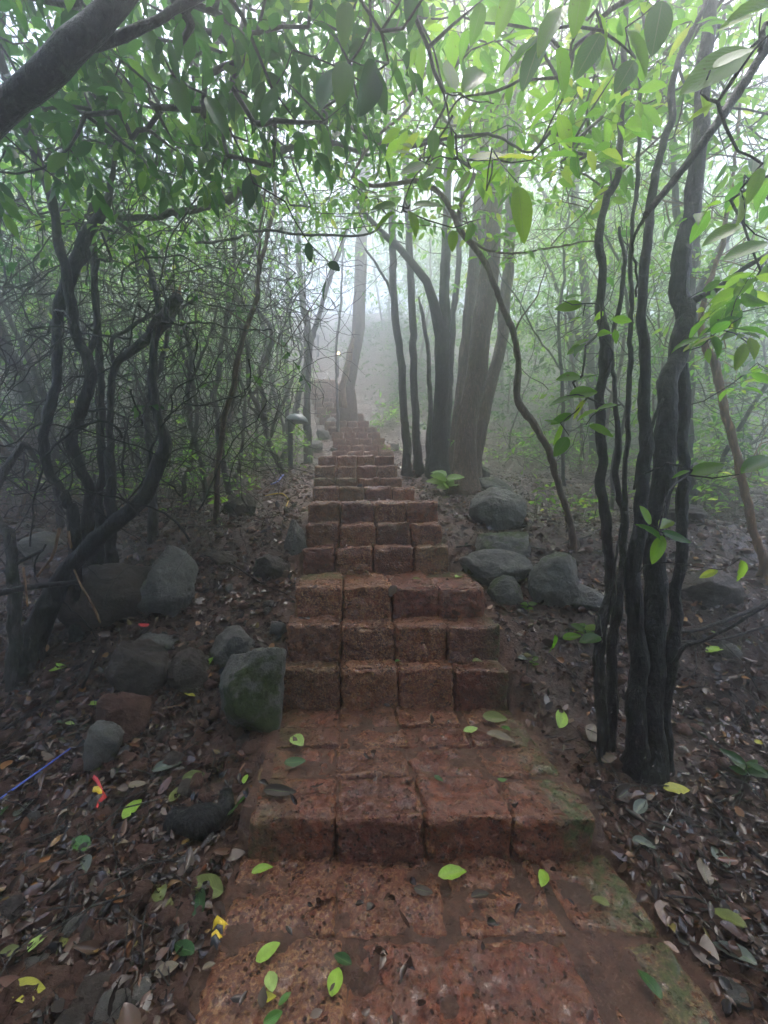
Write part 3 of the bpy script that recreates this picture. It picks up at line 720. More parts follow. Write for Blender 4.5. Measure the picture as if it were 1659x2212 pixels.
# the broken pole
def stick(pts, w, d, m, label, name='broken_branch', cat='branch', dd=0, jit=.004, knob=.2, group=None):
    mb = MB(); p = stem_path(dict(p=pts, w=w, d=d, dd=dd, root=False)) if d else np.array([[*(hit(u, v)+[0, 0, .012]), 0] for u, v in pts])
    if not d:
        for i in range(len(p)): p[i, 3] = .5*(w[0]+(w[-1]-w[0])*i/(len(p)-1))*p[i, 1]/F; p[i, 2] += p[i, 3]
    c = p[0, :3].copy(); tube(mb, p, 8, .1, int(pts[0][0]), step=.03, knob=knob, jit=jit)
    o = mb.obj(name, m); me = o.data; co = np.zeros(len(me.vertices)*3); me.vertices.foreach_get('co', co); co = co.reshape(-1, 3)-c
    me.vertices.foreach_set('co', co.ravel()); me.update(); o.location = c
    return tag(o, label, cat, group)
tree('straight blackened leaning stem with a broken lower end, slanting in from the right edge', 'tree',
     [dict(w3=[[2.1, .8, .05, .03], [2.0, .85, 1.2, .025], [*P(1900, -280, 1.25), .019], [*P(1662, 95, 1.25), .0145], [*P(1560, 252, 1.25), .0135], [*P(1480, 358, 1.25), .012], [*P(1395, 462, 1.25), .010]], n='trunk', jit=.004),
      tr([(1395, 462), (1376, 500), (1368, 560), (1364, 640)], w=[9, 6, 5, 4], d=1.25, dd=.5, n='branch')], M_bark_black, seed=8)

# --- dark multi-stemmed tree right of the landing
RB = hit(1400, 1672, terrain)[1]
tree('black rain-wet tree of four close stems rising from one foot right of the landing', 'tree',
     [tr([(1405, 1672), (1408, 1382), (1412, 1264), (1416, 1184), (1424, 1064), (1432, 944), (1440, 844), (1458, 764), (1474, 700), (1475, 600), (1485, 500), (1500, 350), (1508, 250), (1525, 125), (1530, -20), (1540, -200)], w=[54, 44, 42, 42, 40, 38, 38, 38, 38, 34, 32, 29, 27, 26, 24, 20], d=RB, dd=.25, root=True),
      tr([(1378, 1668), (1376, 1382), (1372, 1264), (1372, 1184), (1380, 1104), (1388, 1024), (1402, 960), (1396, 924), (1390, 864), (1388, 744), (1384, 664), (1400, 500), (1420, 375), (1440, 250), (1447, 170), (1490, 80), (1540, -40)], w=[40, 34, 32, 30, 27, 27, 30, 24, 22, 20, 19, 17, 15, 14, 12, 11, 9], d=RB-.02, dd=.1, root=True, n='stem'),
      tr([(1438, 1650), (1452, 1382), (1456, 1284), (1468, 1184), (1476, 1064), (1476, 944), (1472, 824), (1470, 790)], w=[28, 24, 22, 22, 22, 22, 22, 20], d=RB+.02, dd=.12, root=True, n='stem'),
      tr([(1475, 690), (1490, 655), (1545, 620), (1610, 570), (1680, 530)], w=[20, 16, 13, 10, 8], d=RB+.2, dd=-.2, n='branch'),
      tr([(1396, 960), (1412, 900), (1430, 860)], w=[8, 6, 5], d=RB, dd=.0, n='branch'),
      tr([(1452, 1440), (1480, 1400), (1520, 1380), (1600, 1340), (1680, 1300)], w=[9, 8, 7, 6, 5], d=RB, dd=-.1, n='branch')],
     M_bark_black, M_leaf_near, [(1250, 1700, -80, 360, 2.3, 4.2, 130), (1470, 1690, 620, 720, 1.5, 2.0, 7), (1560, 1700, 780, 860, 1.6, 2.2, 4)], ls=.10, k=5, sl=.16, droop=.3, hi=1, seed=5, W=.36,
     manual=[(1530, 1012, 1.5, 80, 18), (1470, 1024, 1.5, 40, 200), (1640, 1000, 1.4, 90, 30), (1405, 1148, 1.3, 62, 140), (1462, 1160, 1.3, 70, -18), (1420, 1188, 1.3, 66, 250), (1395, 1112, 1.3, 45, 120), (1440, 1130, 1.35, 40, 40), (1530, 1240, 1.6, 45, 200), (1600, 1235, 1.5, 50, 270), (1510, 740, 1.5, 80, 30), (1560, 700, 1.5, 80, 200), (1600, 770, 1.5, 60, 250)], sides=12)
tree('slender black sapling with a swollen knot, left of the four-stemmed black tree', 'tree',
     [tr([(1303, 1655), (1300, 1382), (1312, 1304), (1316, 1224), (1304, 1124), (1298, 1024), (1298, 904), (1304, 816), (1312, 752), (1304, 712), (1298, 664), (1290, 560), (1296, 500), (1310, 440), (1335, 375), (1352, 200), (1355, 75), (1350, -30)], w=[24, 22, 22, 20, 20, 19, 18, 19, 25, 20, 17, 16, 16, 15, 14, 12, 10, 8], d=RB+.05, dd=.1, root=True)],
     M_bark_dark, M_leaf_near, [(1190, 1320, 640, 720, 1.6, 1.95, 3)], ls=.085, k=3, sl=.14, droop=.3, hi=1, seed=6, seg=.12,
     manual=[(1228, 662, 1.6, 62, 190), (1240, 690, 1.6, 30, 200), (1228, 815, 1.55, 50, 185), (1262, 848, 1.55, 66, 10), (1268, 815, 1.6, 55, 20), (1250, 885, 1.55, 52, 235), (1213, 865, 1.6, 55, 195), (1212, 905, 1.6, 52, 205), (1190, 910, 1.6, 30, 170), (1268, 895, 1.5, 50, 200), (1205, 940, 1.6, 50, 250), (1212, 965, 1.6, 50, 235), (1300, 930, 1.5, 60, -20), (1244, 755, 1.6, 36, 200), (1310, 880, 1.5, 50, 190), (1240, 640, 1.6, 40, 20), (1195, 1392, 1.6, 42, 262), (1235, 1375, 1.6, 40, 10), (1275, 1380, 1.6, 45, 190)])
tree('thin forked sapling with two parallel shoots between the knotted sapling and the black tree', 'tree',
     [tr([(1312, 1640), (1326, 1382), (1334, 1264), (1345, 1190), (1346, 1104), (1338, 1080), (1328, 1016), (1332, 964), (1326, 864), (1328, 744), (1340, 664), (1352, 560), (1348, 480)], w=[22, 20, 19, 17, 16, 12, 11, 13, 9, 9, 9, 8, 6], d=RB+.12, dd=.2, root=True),
      tr([(1346, 1104), (1350, 1064), (1356, 944), (1358, 824), (1358, 664), (1362, 560), (1376, 400), (1380, 150), (1395, -20)], w=[12, 10, 10, 10, 9, 8, 8, 6, 5], d=RB+.15, dd=.2, n='stem'),
      tr([(1365, 1060), (1385, 985), (1400, 960)], w=[5, 5, 4], d=RB+.16, n='branch'),
      tr([(1296, 1480), (1300, 1380), (1330, 1230), (1345, 1130)], w=[6, 6, 5, 4], d=RB-.05, n='branch')], M_bark_dark, seed=7)
# --- pale peeling tree at the right
tree('pale orange-barked crooked sapling with peeling bark near the right edge', 'tree',
     [tr([(1652, 1235), (1612, 1088), (1600, 1024), (1584, 944), (1556, 864), (1544, 784), (1512, 700), (1520, 640), (1560, 520), (1580, 400), (1600, 200)], w=[16, 15, 15, 15, 14, 15, 12, 10, 9, 7, 5], d=2.9, dd=.3, root=True)],
     M_bark_tan, M_leaf_mid, [(1300, 1700, -40, 600, 3.0, 4.8, 90), (1480, 1700, 600, 1050, 3.0, 4.4, 40)], ls=.09, k=5, sl=.18, droop=.35, hi=1, seed=9, W=.36)
# --- brown curved sapling right of the trunk clump
tree('slim curved brown tree bending right above the mossy boulders', 'tree',
     [tr([(1238, 1180), (1228, 1136), (1212, 1076), (1196, 1004), (1172, 948), (1152, 912), (1116, 864), (1120, 796), (1112, 720), (1084, 650), (1045, 565), (1000, 510), (970, 450), (930, 405), (880, 392), (800, 400), (760, 385)], w=[15, 13, 13, 13, 14, 15, 15, 13, 12, 12, 12, 11, 11, 10, 9, 7, 6], dd=-.5),
      tr([(1112, 720), (1125, 690), (1160, 640), (1185, 570)], w=[5, 4, 3, 2], d=3.3, n='branch'),
      tr([(1000, 510), (1060, 540), (1115, 545), (1190, 530), (1300, 520)], w=[6, 5, 4, 4, 3], d=3.1, n='branch'),
      tr([(985, 480), (1000, 430), (1022, 375)], w=[10, 10, 9], d=3.1, n='branch')],
     M_bark_brown, M_leaf_mid, [(640, 1080, 220, 480, 2.6, 3.8, 110), (1000, 1330, 300, 540, 2.6, 3.8, 44), (780, 1500, -60, 280, 2.6, 4.4, 330), (1060, 1130, 540, 600, 3.0, 3.4, 6)], ls=.075, k=6, sl=.17, droop=.4, hi=1, seed=10)
# --- clump of trunks right of the landing
CT = [('outer left slim trunk of the tall clump beside the misty landing', M_bark_dark, [tr([(880, 1026), (876, 928), (868, 808), (854, 688), (850, 608), (848, 450), (840, 250), (838, 0)], w=[19, 17, 16, 16, 16, 15, 13, 10], dd=.3), tr([(852, 680), (846, 630), (815, 575), (790, 540)], w=[8, 6, 5, 4], d=5.7, n='branch')]),
      ('straight slim trunk just inside the outer left one of the clump', M_bark_dark, [tr([(905, 1020), (898, 928), (894, 808), (892, 708), (888, 608), (880, 450), (876, 200), (870, 0)], w=[20, 17, 16, 16, 15, 14, 12, 9], dd=.4)]),
      ('crooked dark green-stained trunk of the clump, its limb bending up to the left', M_bark_dark, [tr([(945, 1024), (950, 928), (956, 808), (958, 728), (946, 690), (922, 610), (862, 532), (826, 500), (770, 440)], w=[40, 34, 32, 32, 24, 17, 14, 12, 8], dd=-.5), tr([(958, 728), (962, 600), (965, 450), (975, 250), (985, 0)], w=[26, 21, 18, 16, 12], d=5.4, dd=.2, n='limb')]),
      ('thin grey trunk squeezed between the crooked dark trunk and the red-brown ones', M_bark_grey, [tr([(962, 1010), (966, 908), (974, 808), (978, 688), (988, 608), (1000, 400), (1015, 100)], w=[15, 13, 13, 13, 12, 10, 8], dd=.3)]),
      ('dark red-brown trunk leaning right, left neighbour of the thickest brown trunk', M_bark_brown, [tr([(976, 1020), (982, 968), (996, 848), (1010, 728), (1022, 608), (1034, 450), (1050, 250), (1060, 0)], w=[30, 28, 27, 27, 27, 25, 22, 18], dd=.3)]),
      ('thickest red-brown trunk of the clump, leaning gently right behind the bright seedling', M_bark_brown, [tr([(998, 1060), (1006, 948), (1022, 848), (1038, 728), (1056, 608), (1066, 450), (1082, 300), (1102, 150), (1110, -40)], w=[54, 46, 44, 42, 42, 40, 38, 36, 34], dd=.5)]),
      ('rear right trunk of the clump, leaning right and faded by mist', M_bark_brown, [tr([(1020, 1032), (1036, 948), (1058, 848), (1082, 728), (1094, 608), (1104, 450), (1120, 200), (1130, -20)], w=[30, 26, 25, 25, 24, 22, 20, 16], d=5.8, dd=.5, root=True)]),
      ('small dead snag with a pointed top inside the trunk clump', M_bark_grey, [tr([(925, 1015), (928, 900), (926, 780), (915, 680), (905, 640)], w=[14, 11, 9, 8, 3], dd=.1)])]
for i, (lab, bk, st) in enumerate(CT):
    rg = [(620+70*i, 1050+90*i, -80, 300, 4.8, 8, 70)] if i < 7 else []
    tree(lab, 'tree', st, bk, M_leaf_mid, rg, wregs=[(-4.5+i, 1.5+i, 2.5, 9, 5.2, 8.5, 55)] if i < 7 else [], ls=.10, k=6, sl=.22, droop=.5, hi=0, group='tall trunks clumped beside the misty landing', seed=20+i, seg=.35, sides=12, knob=.1)  # wregs: high roof of leaves, added to shade the near mist and back sky gaps
# --- twisted stems left of the stairs
G_T = 'twisted dark stems of the left-hand thicket'
LT = [
 ('heavy dark trunk leaning right over the huge smooth boulder, then kinking back', 'tree', [tr([(60, 1410), (130, 1255), (200, 1170), (300, 1085), (342, 1000), (356, 955), (334, 890), (325, 820), (338, 745), (350, 690), (330, 600), (300, 520), (250, 470)], w=[46, 38, 34, 31, 28, 26, 20, 18, 16, 14, 12, 10, 8], d=2.5, dd=.3, root=True)], M_bark_black, [(150, 560, 280, 560, 2.4, 3.6, 70)]),
 ('broken-off stout snag with a splintered pale top arching to the right', 'tree', [tr([(238, 1000), (240, 900), (240, 850), (250, 795), (290, 755), (330, 725), (360, 690), (386, 640)], w=[14, 13, 13, 14, 17, 25, 31, 20], d=2.9, dd=-.2, root=True), tr([(250, 800), (246, 740), (300, 700), (350, 655)], w=[9, 8, 8, 6], d=2.85, n='branch'), tr([(378, 660), (390, 630), (392, 612)], w=[14, 8, 2], d=2.72, n='splinter', m=M_bark_tan), tr([(370, 662), (374, 640), (370, 622)], w=[12, 7, 2], d=2.72, n='splinter', m=M_bark_tan)], M_bark_dark, []),
 ('tall dark wavy stem crossing the left thicket from the top left corner down', 'tree', [tr([(160, 1124), (128, 1056), (100, 1024), (96, 968), (108, 888), (116, 824), (116, 744), (128, 664), (150, 590), (180, 520), (214, 465), (240, 380), (260, 250)], w=[16, 16, 16, 18, 18, 18, 17, 20, 24, 24, 18, 10, 8], d=2.6, dd=-.2, root=True)], M_bark_black, [(40, 420, 150, 520, 2.3, 3.6, 90)]),
 ('thick S-shaped grey stem second from the left edge', 'tree', [tr([(190, 1130), (190, 1048), (168, 996), (152, 944), (172, 888), (192, 832), (184, 776), (160, 720), (156, 664), (140, 590), (120, 500), (115, 440), (65, 290), (-10, 90)], w=[18, 20, 22, 22, 22, 22, 20, 19, 18, 18, 17, 18, 18, 18], d=2.75, dd=-.6, root=True), tr([(186, 780), (200, 740), (208, 690), (200, 640), (215, 560)], w=[12, 10, 10, 9, 7], d=2.6, n='branch')], M_bark_dark, [(-60, 300, 150, 580, 2.3, 3.6, 100)]),
 ('slender smooth stem forked at mid height, standing alone in the middle of the left thicket', 'tree', [tr([(446, 1076), (432, 1004), (412, 912), (408, 836), (412, 776), (400, 716), (380, 640), (340, 560)], w=[11, 10, 10, 9, 9, 9, 8, 6], dd=-.4), tr([(410, 830), (430, 780), (455, 720), (470, 660)], w=[7, 6, 5, 4], d=4.0, n='branch')], M_bark_black, [(100, 560, 380, 640, 3.4, 5, 90)]),
 ('sinuous stem bowed outward beside the near lamp post, forming a loop with its branch', 'tree', [tr([(610, 1022), (584, 960), (568, 904), (572, 864), (560, 820), (572, 780), (588, 736), (584, 704), (560, 676), (500, 640), (430, 600)], w=[13, 12, 12, 11, 10, 10, 10, 10, 9, 7, 5], dd=-.5), tr([(574, 908), (552, 872), (538, 838), (536, 808), (532, 744), (516, 690), (480, 640)], w=[11, 10, 9, 9, 8, 8, 6], d=4.9, n='branch'), tr([(568, 905), (540, 870), (560, 835)], w=[6, 5, 5], d=4.9, n='branch')], M_bark_dark, [(380, 680, 440, 640, 3.6, 5, 60)]),
 ('straight misty sapling just left of the near lamp post', 'tree', [tr([(622, 1000), (622, 890), (620, 804), (618, 736), (622, 676), (618, 560), (600, 430)], w=[10, 9, 9, 9, 9, 7, 5], dd=.3)], M_bark_grey, [(380, 760, 200, 500, 5, 7.5, 110)]),
 ('pale misty trunk forking beside the upper steps, left edge of the foggy gap', 'tree', [tr([(664, 915), (662, 848), (667, 788), (669, 740), (662, 688), (650, 628), (646, 540), (640, 420)], w=[15, 13, 13, 13, 14, 12, 10, 8], d=8.0, dd=.2, root=True)], M_bark_grey, [(540, 720, 300, 500, 6, 9, 34)]),
 ('long low limb arching over the left thicket towards the stairs', 'tree', [tr([(215, 1120), (222, 900), (205, 640), (200, 460), (240, 468), (310, 470), (380, 458), (480, 438), (522, 412), (565, 360), (625, 325), (700, 306), (800, 330)], w=[14, 14, 13, 13, 12, 12, 13, 14, 15, 14, 13, 11, 6], d=3.0, dd=-.2, root=True), tr([(425, 520), (500, 515), (580, 500), (700, 512), (800, 508), (840, 470)], w=[5, 5, 5, 5, 4, 3], d=2.9, n='branch')], M_bark_dark, [(200, 820, 60, 470, 2.5, 4.0, 230)]),
 ('fallen-looking grey stem leaning out of the left edge toward the upper left', 'tree', [tr([(20, 1170), (-20, 1100), (0, 1040), (50, 960), (80, 1000)], w=[14, 14, 14, 13, 8], d=2.4, dd=.3, root=True)], M_bark_grey, []),
 ('bare crooked stem with short side shoots between the snag and the lone slender stem', 'tree', [tr([(330, 1100), (325, 1010), (318, 940), (316, 880), (340, 800), (360, 740), (372, 690), (420, 640)], w=[13, 12, 12, 11, 10, 9, 8, 6], d=3.4, dd=.2, root=True), tr([(318, 880), (300, 830), (290, 780)], w=[7, 6, 4], d=3.45, n='branch')], M_bark_dark, [(300, 500, 560, 640, 3, 4, 10)]),
 ('curved stem bending right at knee height left of the sinuous looping stem', 'tree', [tr([(500, 1060), (520, 980), (530, 900), (520, 830), (490, 760), (484, 690), (450, 620)], w=[9, 8, 8, 7, 7, 6, 5], dd=.2), tr([(496, 905), (510, 780), (540, 740)], w=[5, 4, 3], d=4.6, n='branch')], M_bark_dark, [(400, 560, 560, 650, 4, 5, 10)]),
]
for i, (lab, cat, st, bk, rg) in enumerate(LT):
    tree(lab, cat, st, bk, M_leaf_mid if i % 3 else M_leaf_dark, rg, ls=.065, k=6, sl=.15, droop=.6, hi=1 if i < 4 or i == 8 else 0, group=G_T, seed=40+i, seg=.2)
# --- big misty trunk at the head of the stairs
tree('thick old misty trunk with a strip of pale bare wood beside the upper steps', 'tree',
     [tr([(752, 890), (752, 838), (762, 784), (772, 724), (776, 664), (780, 560), (786, 430), (790, 250), (800, 50)], w=[36, 30, 28, 27, 26, 25, 23, 21, 18], d=11.3, dd=.5, root=True),
      tr([(742, 880), (741, 838), (750, 790), (760, 745), (765, 715)], w=[18, 15, 12, 8, 3], d=10.75, n='limb', m=M_bark_tan)], M_bark_brown, M_leaf_mid,
     [(560, 1060, 40, 440, 9, 13.5, 200), (740, 820, 500, 600, 10, 12, 10)], ls=.12, k=6, sl=.3, droop=.6, hi=0, seed=60, seg=.5)
tree('very thin straight sapling in front of the thick old misty trunk', 'tree', [tr([(730, 886), (727, 844), (726, 784), (729, 724), (735, 664), (740, 560), (735, 450)], w=[6, 5, 5, 5, 5, 4, 3], d=10.2, dd=.2, root=True)], M_bark_dark, M_leaf_mid, [(690, 790, 420, 520, 9.5, 11, 10)], ls=.1, hi=0, seed=61, seg=.4)
# --- scattered forest behind, both sides
def forest():
    spots = []; R = random.Random(17)
    def add(x, y, h, r, kind): spots.append((x, y, h, r, kind))
    tries = 0
    def bad(x, y):
        if any((x-a)**2+(y-b)**2 < .55**2 for a, b, *_ in spots): return True
        xl, xr = edges(y)
        if xl-.7 < x < xr+.7: return True
        u = CX+F*x/y
        return (690 < u < 860 and y < 16) or (585 < u < 700 and y < 7.2)
    for zone, n, yr, ur in (('left', 62, (3.6, 12), (-60, 640)), ('right', 30, (4.6, 14), (1090, 1700)), ('behind', 44, (13, 26), (-140, 1800)), ('gap', 7, (16, 25), (620, 1000))):
        c = 0
        while c < n:
            y = R.uniform(*yr); u = R.uniform(*ur); x = (u-CX)/F*y
            if zone != 'gap' and bad(x, y): tries += 1; 
            if zone != 'gap' and bad(x, y) and tries < 5000: continue
            big = R.random() < (.25 if zone != 'left' else .1)
            add(x, y, R.uniform(6, 9) if big or y > 13 else R.uniform(3, 5.5), (R.uniform(.10, .18) if y > 13 else R.uniform(.08, .13)) if big else R.uniform(.02, .045)*(1.6 if y > 13 else 1), zone); c += 1
    # labels by order across the picture within each zone and size
    keyed = sorted(range(len(spots)), key=lambda i: spots[i][0]/spots[i][1])
    cnt = {}
    for i in keyed:
        x, y, h, r, zone = spots[i]; kk = (zone, r > .06); cnt[kk] = cnt.get(kk, 0)+1
        o = cnt[kk]; word = ORD[o-1] if o <= 25 else f'twenty-{ORD[o-21]}' if o < 30 else f'thirty-{ORD[o-31]}' if 30 < o < 40 else 'thirtieth' if o == 30 else f'forty-{ORD[o-41]}' if o > 40 else 'fortieth'
        size = 'stout' if r > .06 else 'spindly'
        place = {'left': 'in the left thicket', 'right': 'on the right slope', 'behind': 'in the farthest misty row', 'gap': 'in the foggy gap above the stairs'}[zone]
        lab = f'{size} misty tree {place}, {word} from the left'
        z0 = float(terrain(x, y)); b = np.array([x, y, z0])
        n = 7; ln = rng.normal(size=2)*(.09 if zone != 'left' else .2); wv = rng.uniform(0, 6, 4)
        wob = (.10 if r > .06 else .16)*(1.6 if zone == 'left' else 1)
        pts = []
        for q in range(n):
            t = q/(n-1); zz = h*t
            pts.append([x+ln[0]*zz+wob*sin(wv[0]+t*5)-wob*sin(wv[0]), y+ln[1]*zz+wob*sin(wv[1]+t*6)-wob*sin(wv[1]), z0-.1+zz, r*(1-.65*t)])
        st = [dict(w3=pts, jit=.03)]
        a = np.array(pts)
        for _ in range(2 if r > .06 else 1+int(R.random() < .6)):
            q = R.randint(2, 4); s = a[q]; dx, dy = rng.normal(size=2)*.55
            st.append(dict(w3=[[*s[:3], s[3]*.6], [s[0]+dx*.4, s[1]+dy*.4, s[2]+h*.13, s[3]*.45], [s[0]+dx*1.1, s[1]+dy*1.1, s[2]+h*.36, s[3]*.2]], n='limb', jit=.03))
        cr = h*.30 if r < .06 else h*.28
        T = []
        nt_ = 46 if r < .06 else 95
        if y > 13: nt_ = int(nt_*1.3)
        for _ in range(int(nt_*(2 if zone != 'left' else 1.15))):
            v = unit(rng.normal(size=3))*rng.random()**.5
            c = a[-2][:3] if R.random() < .75 else a[3][:3]
            if y > 11: c = a[1][:3]+(a[-1][:3]-a[1][:3])*R.random()**.7
            q = c+v*[cr*1.1, cr*1.1, cr*.8]
            u_, v_ = px(q)
            if y < 13 and opening(u_, v_, q[1]): continue
            if q[2] < 25.5: T.append(q)
        for _ in range(3 if zone == 'left' else 8 if zone == 'right' else 4):
            q = a[R.randint(1, 3)][:3]+rng.normal(size=3)*[.5, .5, .3]
            if not opening(*px(q), q[1]): T.append(q)
        root = empty('tree', b, lab, 'tree', 'misty trees of the surrounding forest')
        bk = M_bark_brown if i % 4 == 0 else M_bark_dark if i % 2 else M_bark_grey
        for s in st:
            mb = MB(); p = np.array(s['w3']); tube(mb, p, 8, .1, i, step=.12, knob=.15, jit=.03); mb.obj(s.get('n', 'trunk'), bk, root)
        net = Net(np.vstack([smooth_path(np.array(s['w3']), .3)[3:] for s in st])); net.grow(T, .45, .3)
        tw, lm = MB(), MB(); net.mesh(tw, .002, .42, r*.5)
        P_ = np.array(net.p); ti = np.array(net.tips, int)
        if len(ti):
            dr = unit(P_[ti]-P_[np.array(net.par)[ti]]); dr[:, 2] *= .5
            sprays(lm, tw, P_[ti], dr, 7 if y < 13 else 6, .085 if y < 9 else .13 if y < 13 else .22, .28 if y < 13 else .5, .5, 0, .45)
            lm.merge(tw, 1); lm.obj('crown', [[M_leaf_mid, M_leaf_dark][i % 3 == 0], bk], root, useuv=True)
forest()
# ------------------------------------------------------------------ low plants
def shrub(u, v, d, w, h, label, n=40, ls=.07, lf=M_leaf_mid, name='shrub', cat='shrub', group=None):
    g = P(u, v, d); z0 = float(terrain(g[0], d)); b = np.array([g[0], d, z0])
    root = empty(name, b, label, cat, group); tw, lm = MB(), MB()
    T = [b+np.array([rng.normal()*w*.4, rng.normal()*w*.4, rng.uniform(.12, 1)*h]) for _ in range(n)]
    net = Net([b-[0, 0, .03], b+[0, 0, .05], b+[.02, 0, .12]]); net.grow(T, .15); net.mesh(tw, .0018, .4, .012)
    a = np.array(net.p); ti = np.array(net.tips, int); dr = unit(a[ti]-a[np.array(net.par)[ti]])
    sprays(lm, tw, a[ti], dr, 5, ls, ls*2, .3, 0 if d > 4 else 1, .42)
    tw.obj('stem', M_bark_dark, root); lm.obj('foliage', lf, root, useuv=True)
for i, a in enumerate([(838, 840, 10.8, .6, .5, 'pale broad-leaved shrub right of the thick old misty trunk', 30, .14), (842, 905, 9.2, .5, .2, 'fern-like low shrub at the foot of the thick old misty trunk', 16, .1),
   (620, 790, 9.5, 1.2, .9, 'misty green shrub left of the upper steps', 60, .1), (640, 800, 13, .8, .9, 'faint shrub beside the topmost visible steps', 50, .14), (1130, 870, 7.8, 1.6, .8, 'low bushy shrub in mist right of the trunk clump', 90, .09),
   (1210, 850, 9.2, 1.8, 1.0, 'broad misty shrub left of the knotted sapling', 90, .1), (1560, 880, 5.6, 1.4, 1.3, 'dense leafy shrub behind the pale orange-barked sapling', 110, .08), (1500, 1000, 4.8, .8, .6, 'small leafy shrub low behind the black tree', 50, .07),
   (1640, 700, 4.6, 1.2, 1.3, 'tall leafy shrub at the right edge', 110, .085), (560, 980, 6.0, .8, .6, 'small shrub behind the looping stem', 50, .07), (330, 960, 5.2, 1.3, .8, 'dark leafy shrub inside the left thicket', 70, .07), (90, 880, 4.6, 1.6, 1.3, 'leafy dark shrub at the far left of the thicket', 100, .07),
   (600, 960, 7.6, .8, .7, 'shrub with glossy leaves behind the near lamp post', 50, .08), (1420, 800, 7.5, 1.8, 1.4, 'tall faint shrub seen between the black stems', 110, .1)]):
    shrub(*a)
for i, (u, d, w, h) in enumerate([(890, 12.5, 1.0, .5), (920, 14, 1.6, .8), (870, 16.5, 2.0, 1.0), (970, 11.5, 1.4, .6), (590, 13, 1.2, .9), (800, 18, 2, 1.2), (960, 17, 2.4, 1.2)]):
    shrub(u, 800, d, w, h, 'faint leafy shrub on the misty bank around the topmost steps', 80, .11, M_leaf_dark, group='faint shrubs around the topmost steps')
def seedling(u, v, h, n, L, label, lf=M_leaf_bright, lean=(0, 0), W=.5, droop=.2, seed=0, d=None):
    b = hit(u, v, terrain); R = np.random.default_rng(seed)
    root = empty('seedling', b, label, 'plant'); top = b+np.array([lean[0], lean[1], h])
    mb = MB(); tube(mb, [[*(b-[0, 0, .03]), .005], [*(b+(top-b)*.5+[.01, 0, 0]), .004], [*top, .002]], 6, .05, 1, step=.03); mb.obj('stem', plain_stem, root)
    lm = MB(); t = np.linspace(.35, 1, n)
    for i in range(n):
        a = i*2.4+seed; ax = unit(np.array([cos(a), sin(a), .45-droop*2*R.random()])); p = b+(top-b)*t[i]
        leaves(lm, p[None], ax[None], np.array([[0, -.75, .7]])+R.normal(size=(1, 3))*.15, L*R.uniform(.7, 1.1), W, 2, R.uniform(.4, 1.6))
    lm.obj('leaves', lf, root, useuv=True)
plain_stem = plain('green_stem', (.08, .12, .04), .5)
seedling(964, 1072, .24, 9, .25, 'bright green seedling with broad leaves in front of the trunk clump', seed=2)
seedling(313, 1310, .12, 7, .05, 'tiny bright fern-like sprig between the two big left boulders', seed=3, W=.35)
seedling(345, 1040, .2, 7, .08, 'small green seedling under the left thicket beside the twisted trunk', M_leaf_near, seed=4)
seedling(420, 1068, .18, 7, .09, 'small green seedling at the foot of the lone slender stem', M_leaf_near, seed=5)
seedling(1262, 1385, .10, 7, .10, 'low green seedling left of the knotted black sapling', M_leaf_near, seed=6)
seedling(1610, 1690, .10, 8, .10, 'glossy dark green seedling low at the right edge', M_leaf_dark, seed=7, W=.4)
seedling(1020, 1388, .05, 4, .05, 'little sprout of leaves in the litter right of the fourth step', M_leaf_near, seed=8)
seedling(1140, 1322, .06, 5, .06, 'sprout in front of the little moss-topped rock', M_leaf_near, seed=9)
seedling(1410, 1310, .12, 6, .08, 'leafy sprout behind the black tree foot', M_leaf_near, seed=10)
seedling(1150, 1440, .04, 4, .05, 'low sprout beside the right end of the second step', M_leaf_near, seed=12)
def light_blocking_wood():  # unseen leaves and trunks added behind and overhead to cut the sky light
    lm, tw = MB(), MB(); T, D = [], []
    for _ in range(4800):
        a = random.uniform(pi*.97, pi*2.03); r = random.uniform(3.6, 8); T.append([r*cos(a), r*sin(a)+.3, random.uniform(-.1, 7.5)])
    for _ in range(1500): T.append([random.uniform(-7, 7), random.uniform(-6, 3.5), random.uniform(5.8, 8.2)])
    T = np.array(T); D = rng.normal(size=T.shape)
    sprays(lm, tw, T, D, 6, .2, .4, .5, 0, .5)
    for _ in range(14):
        a = random.uniform(pi*1.05, pi*1.95); r = random.uniform(3.5, 7); x, y = r*cos(a), r*sin(a)
        tube(lm, [[x, y, -.3, .12], [x+.1, y+.1, 3, .09], [x-.1, y, 7, .05]], 8, .1, 3, step=.3, mat=1)
    lm.merge(tw, 1)
    tag(lm.obj('light_blocking_wood', [M_leaf_dark, M_bark_dark], useuv=True), 'unseen dark leaf mass added behind and above the viewpoint to block sky light', 'light_blocking_wood', kind='stuff')
light_blocking_wood()
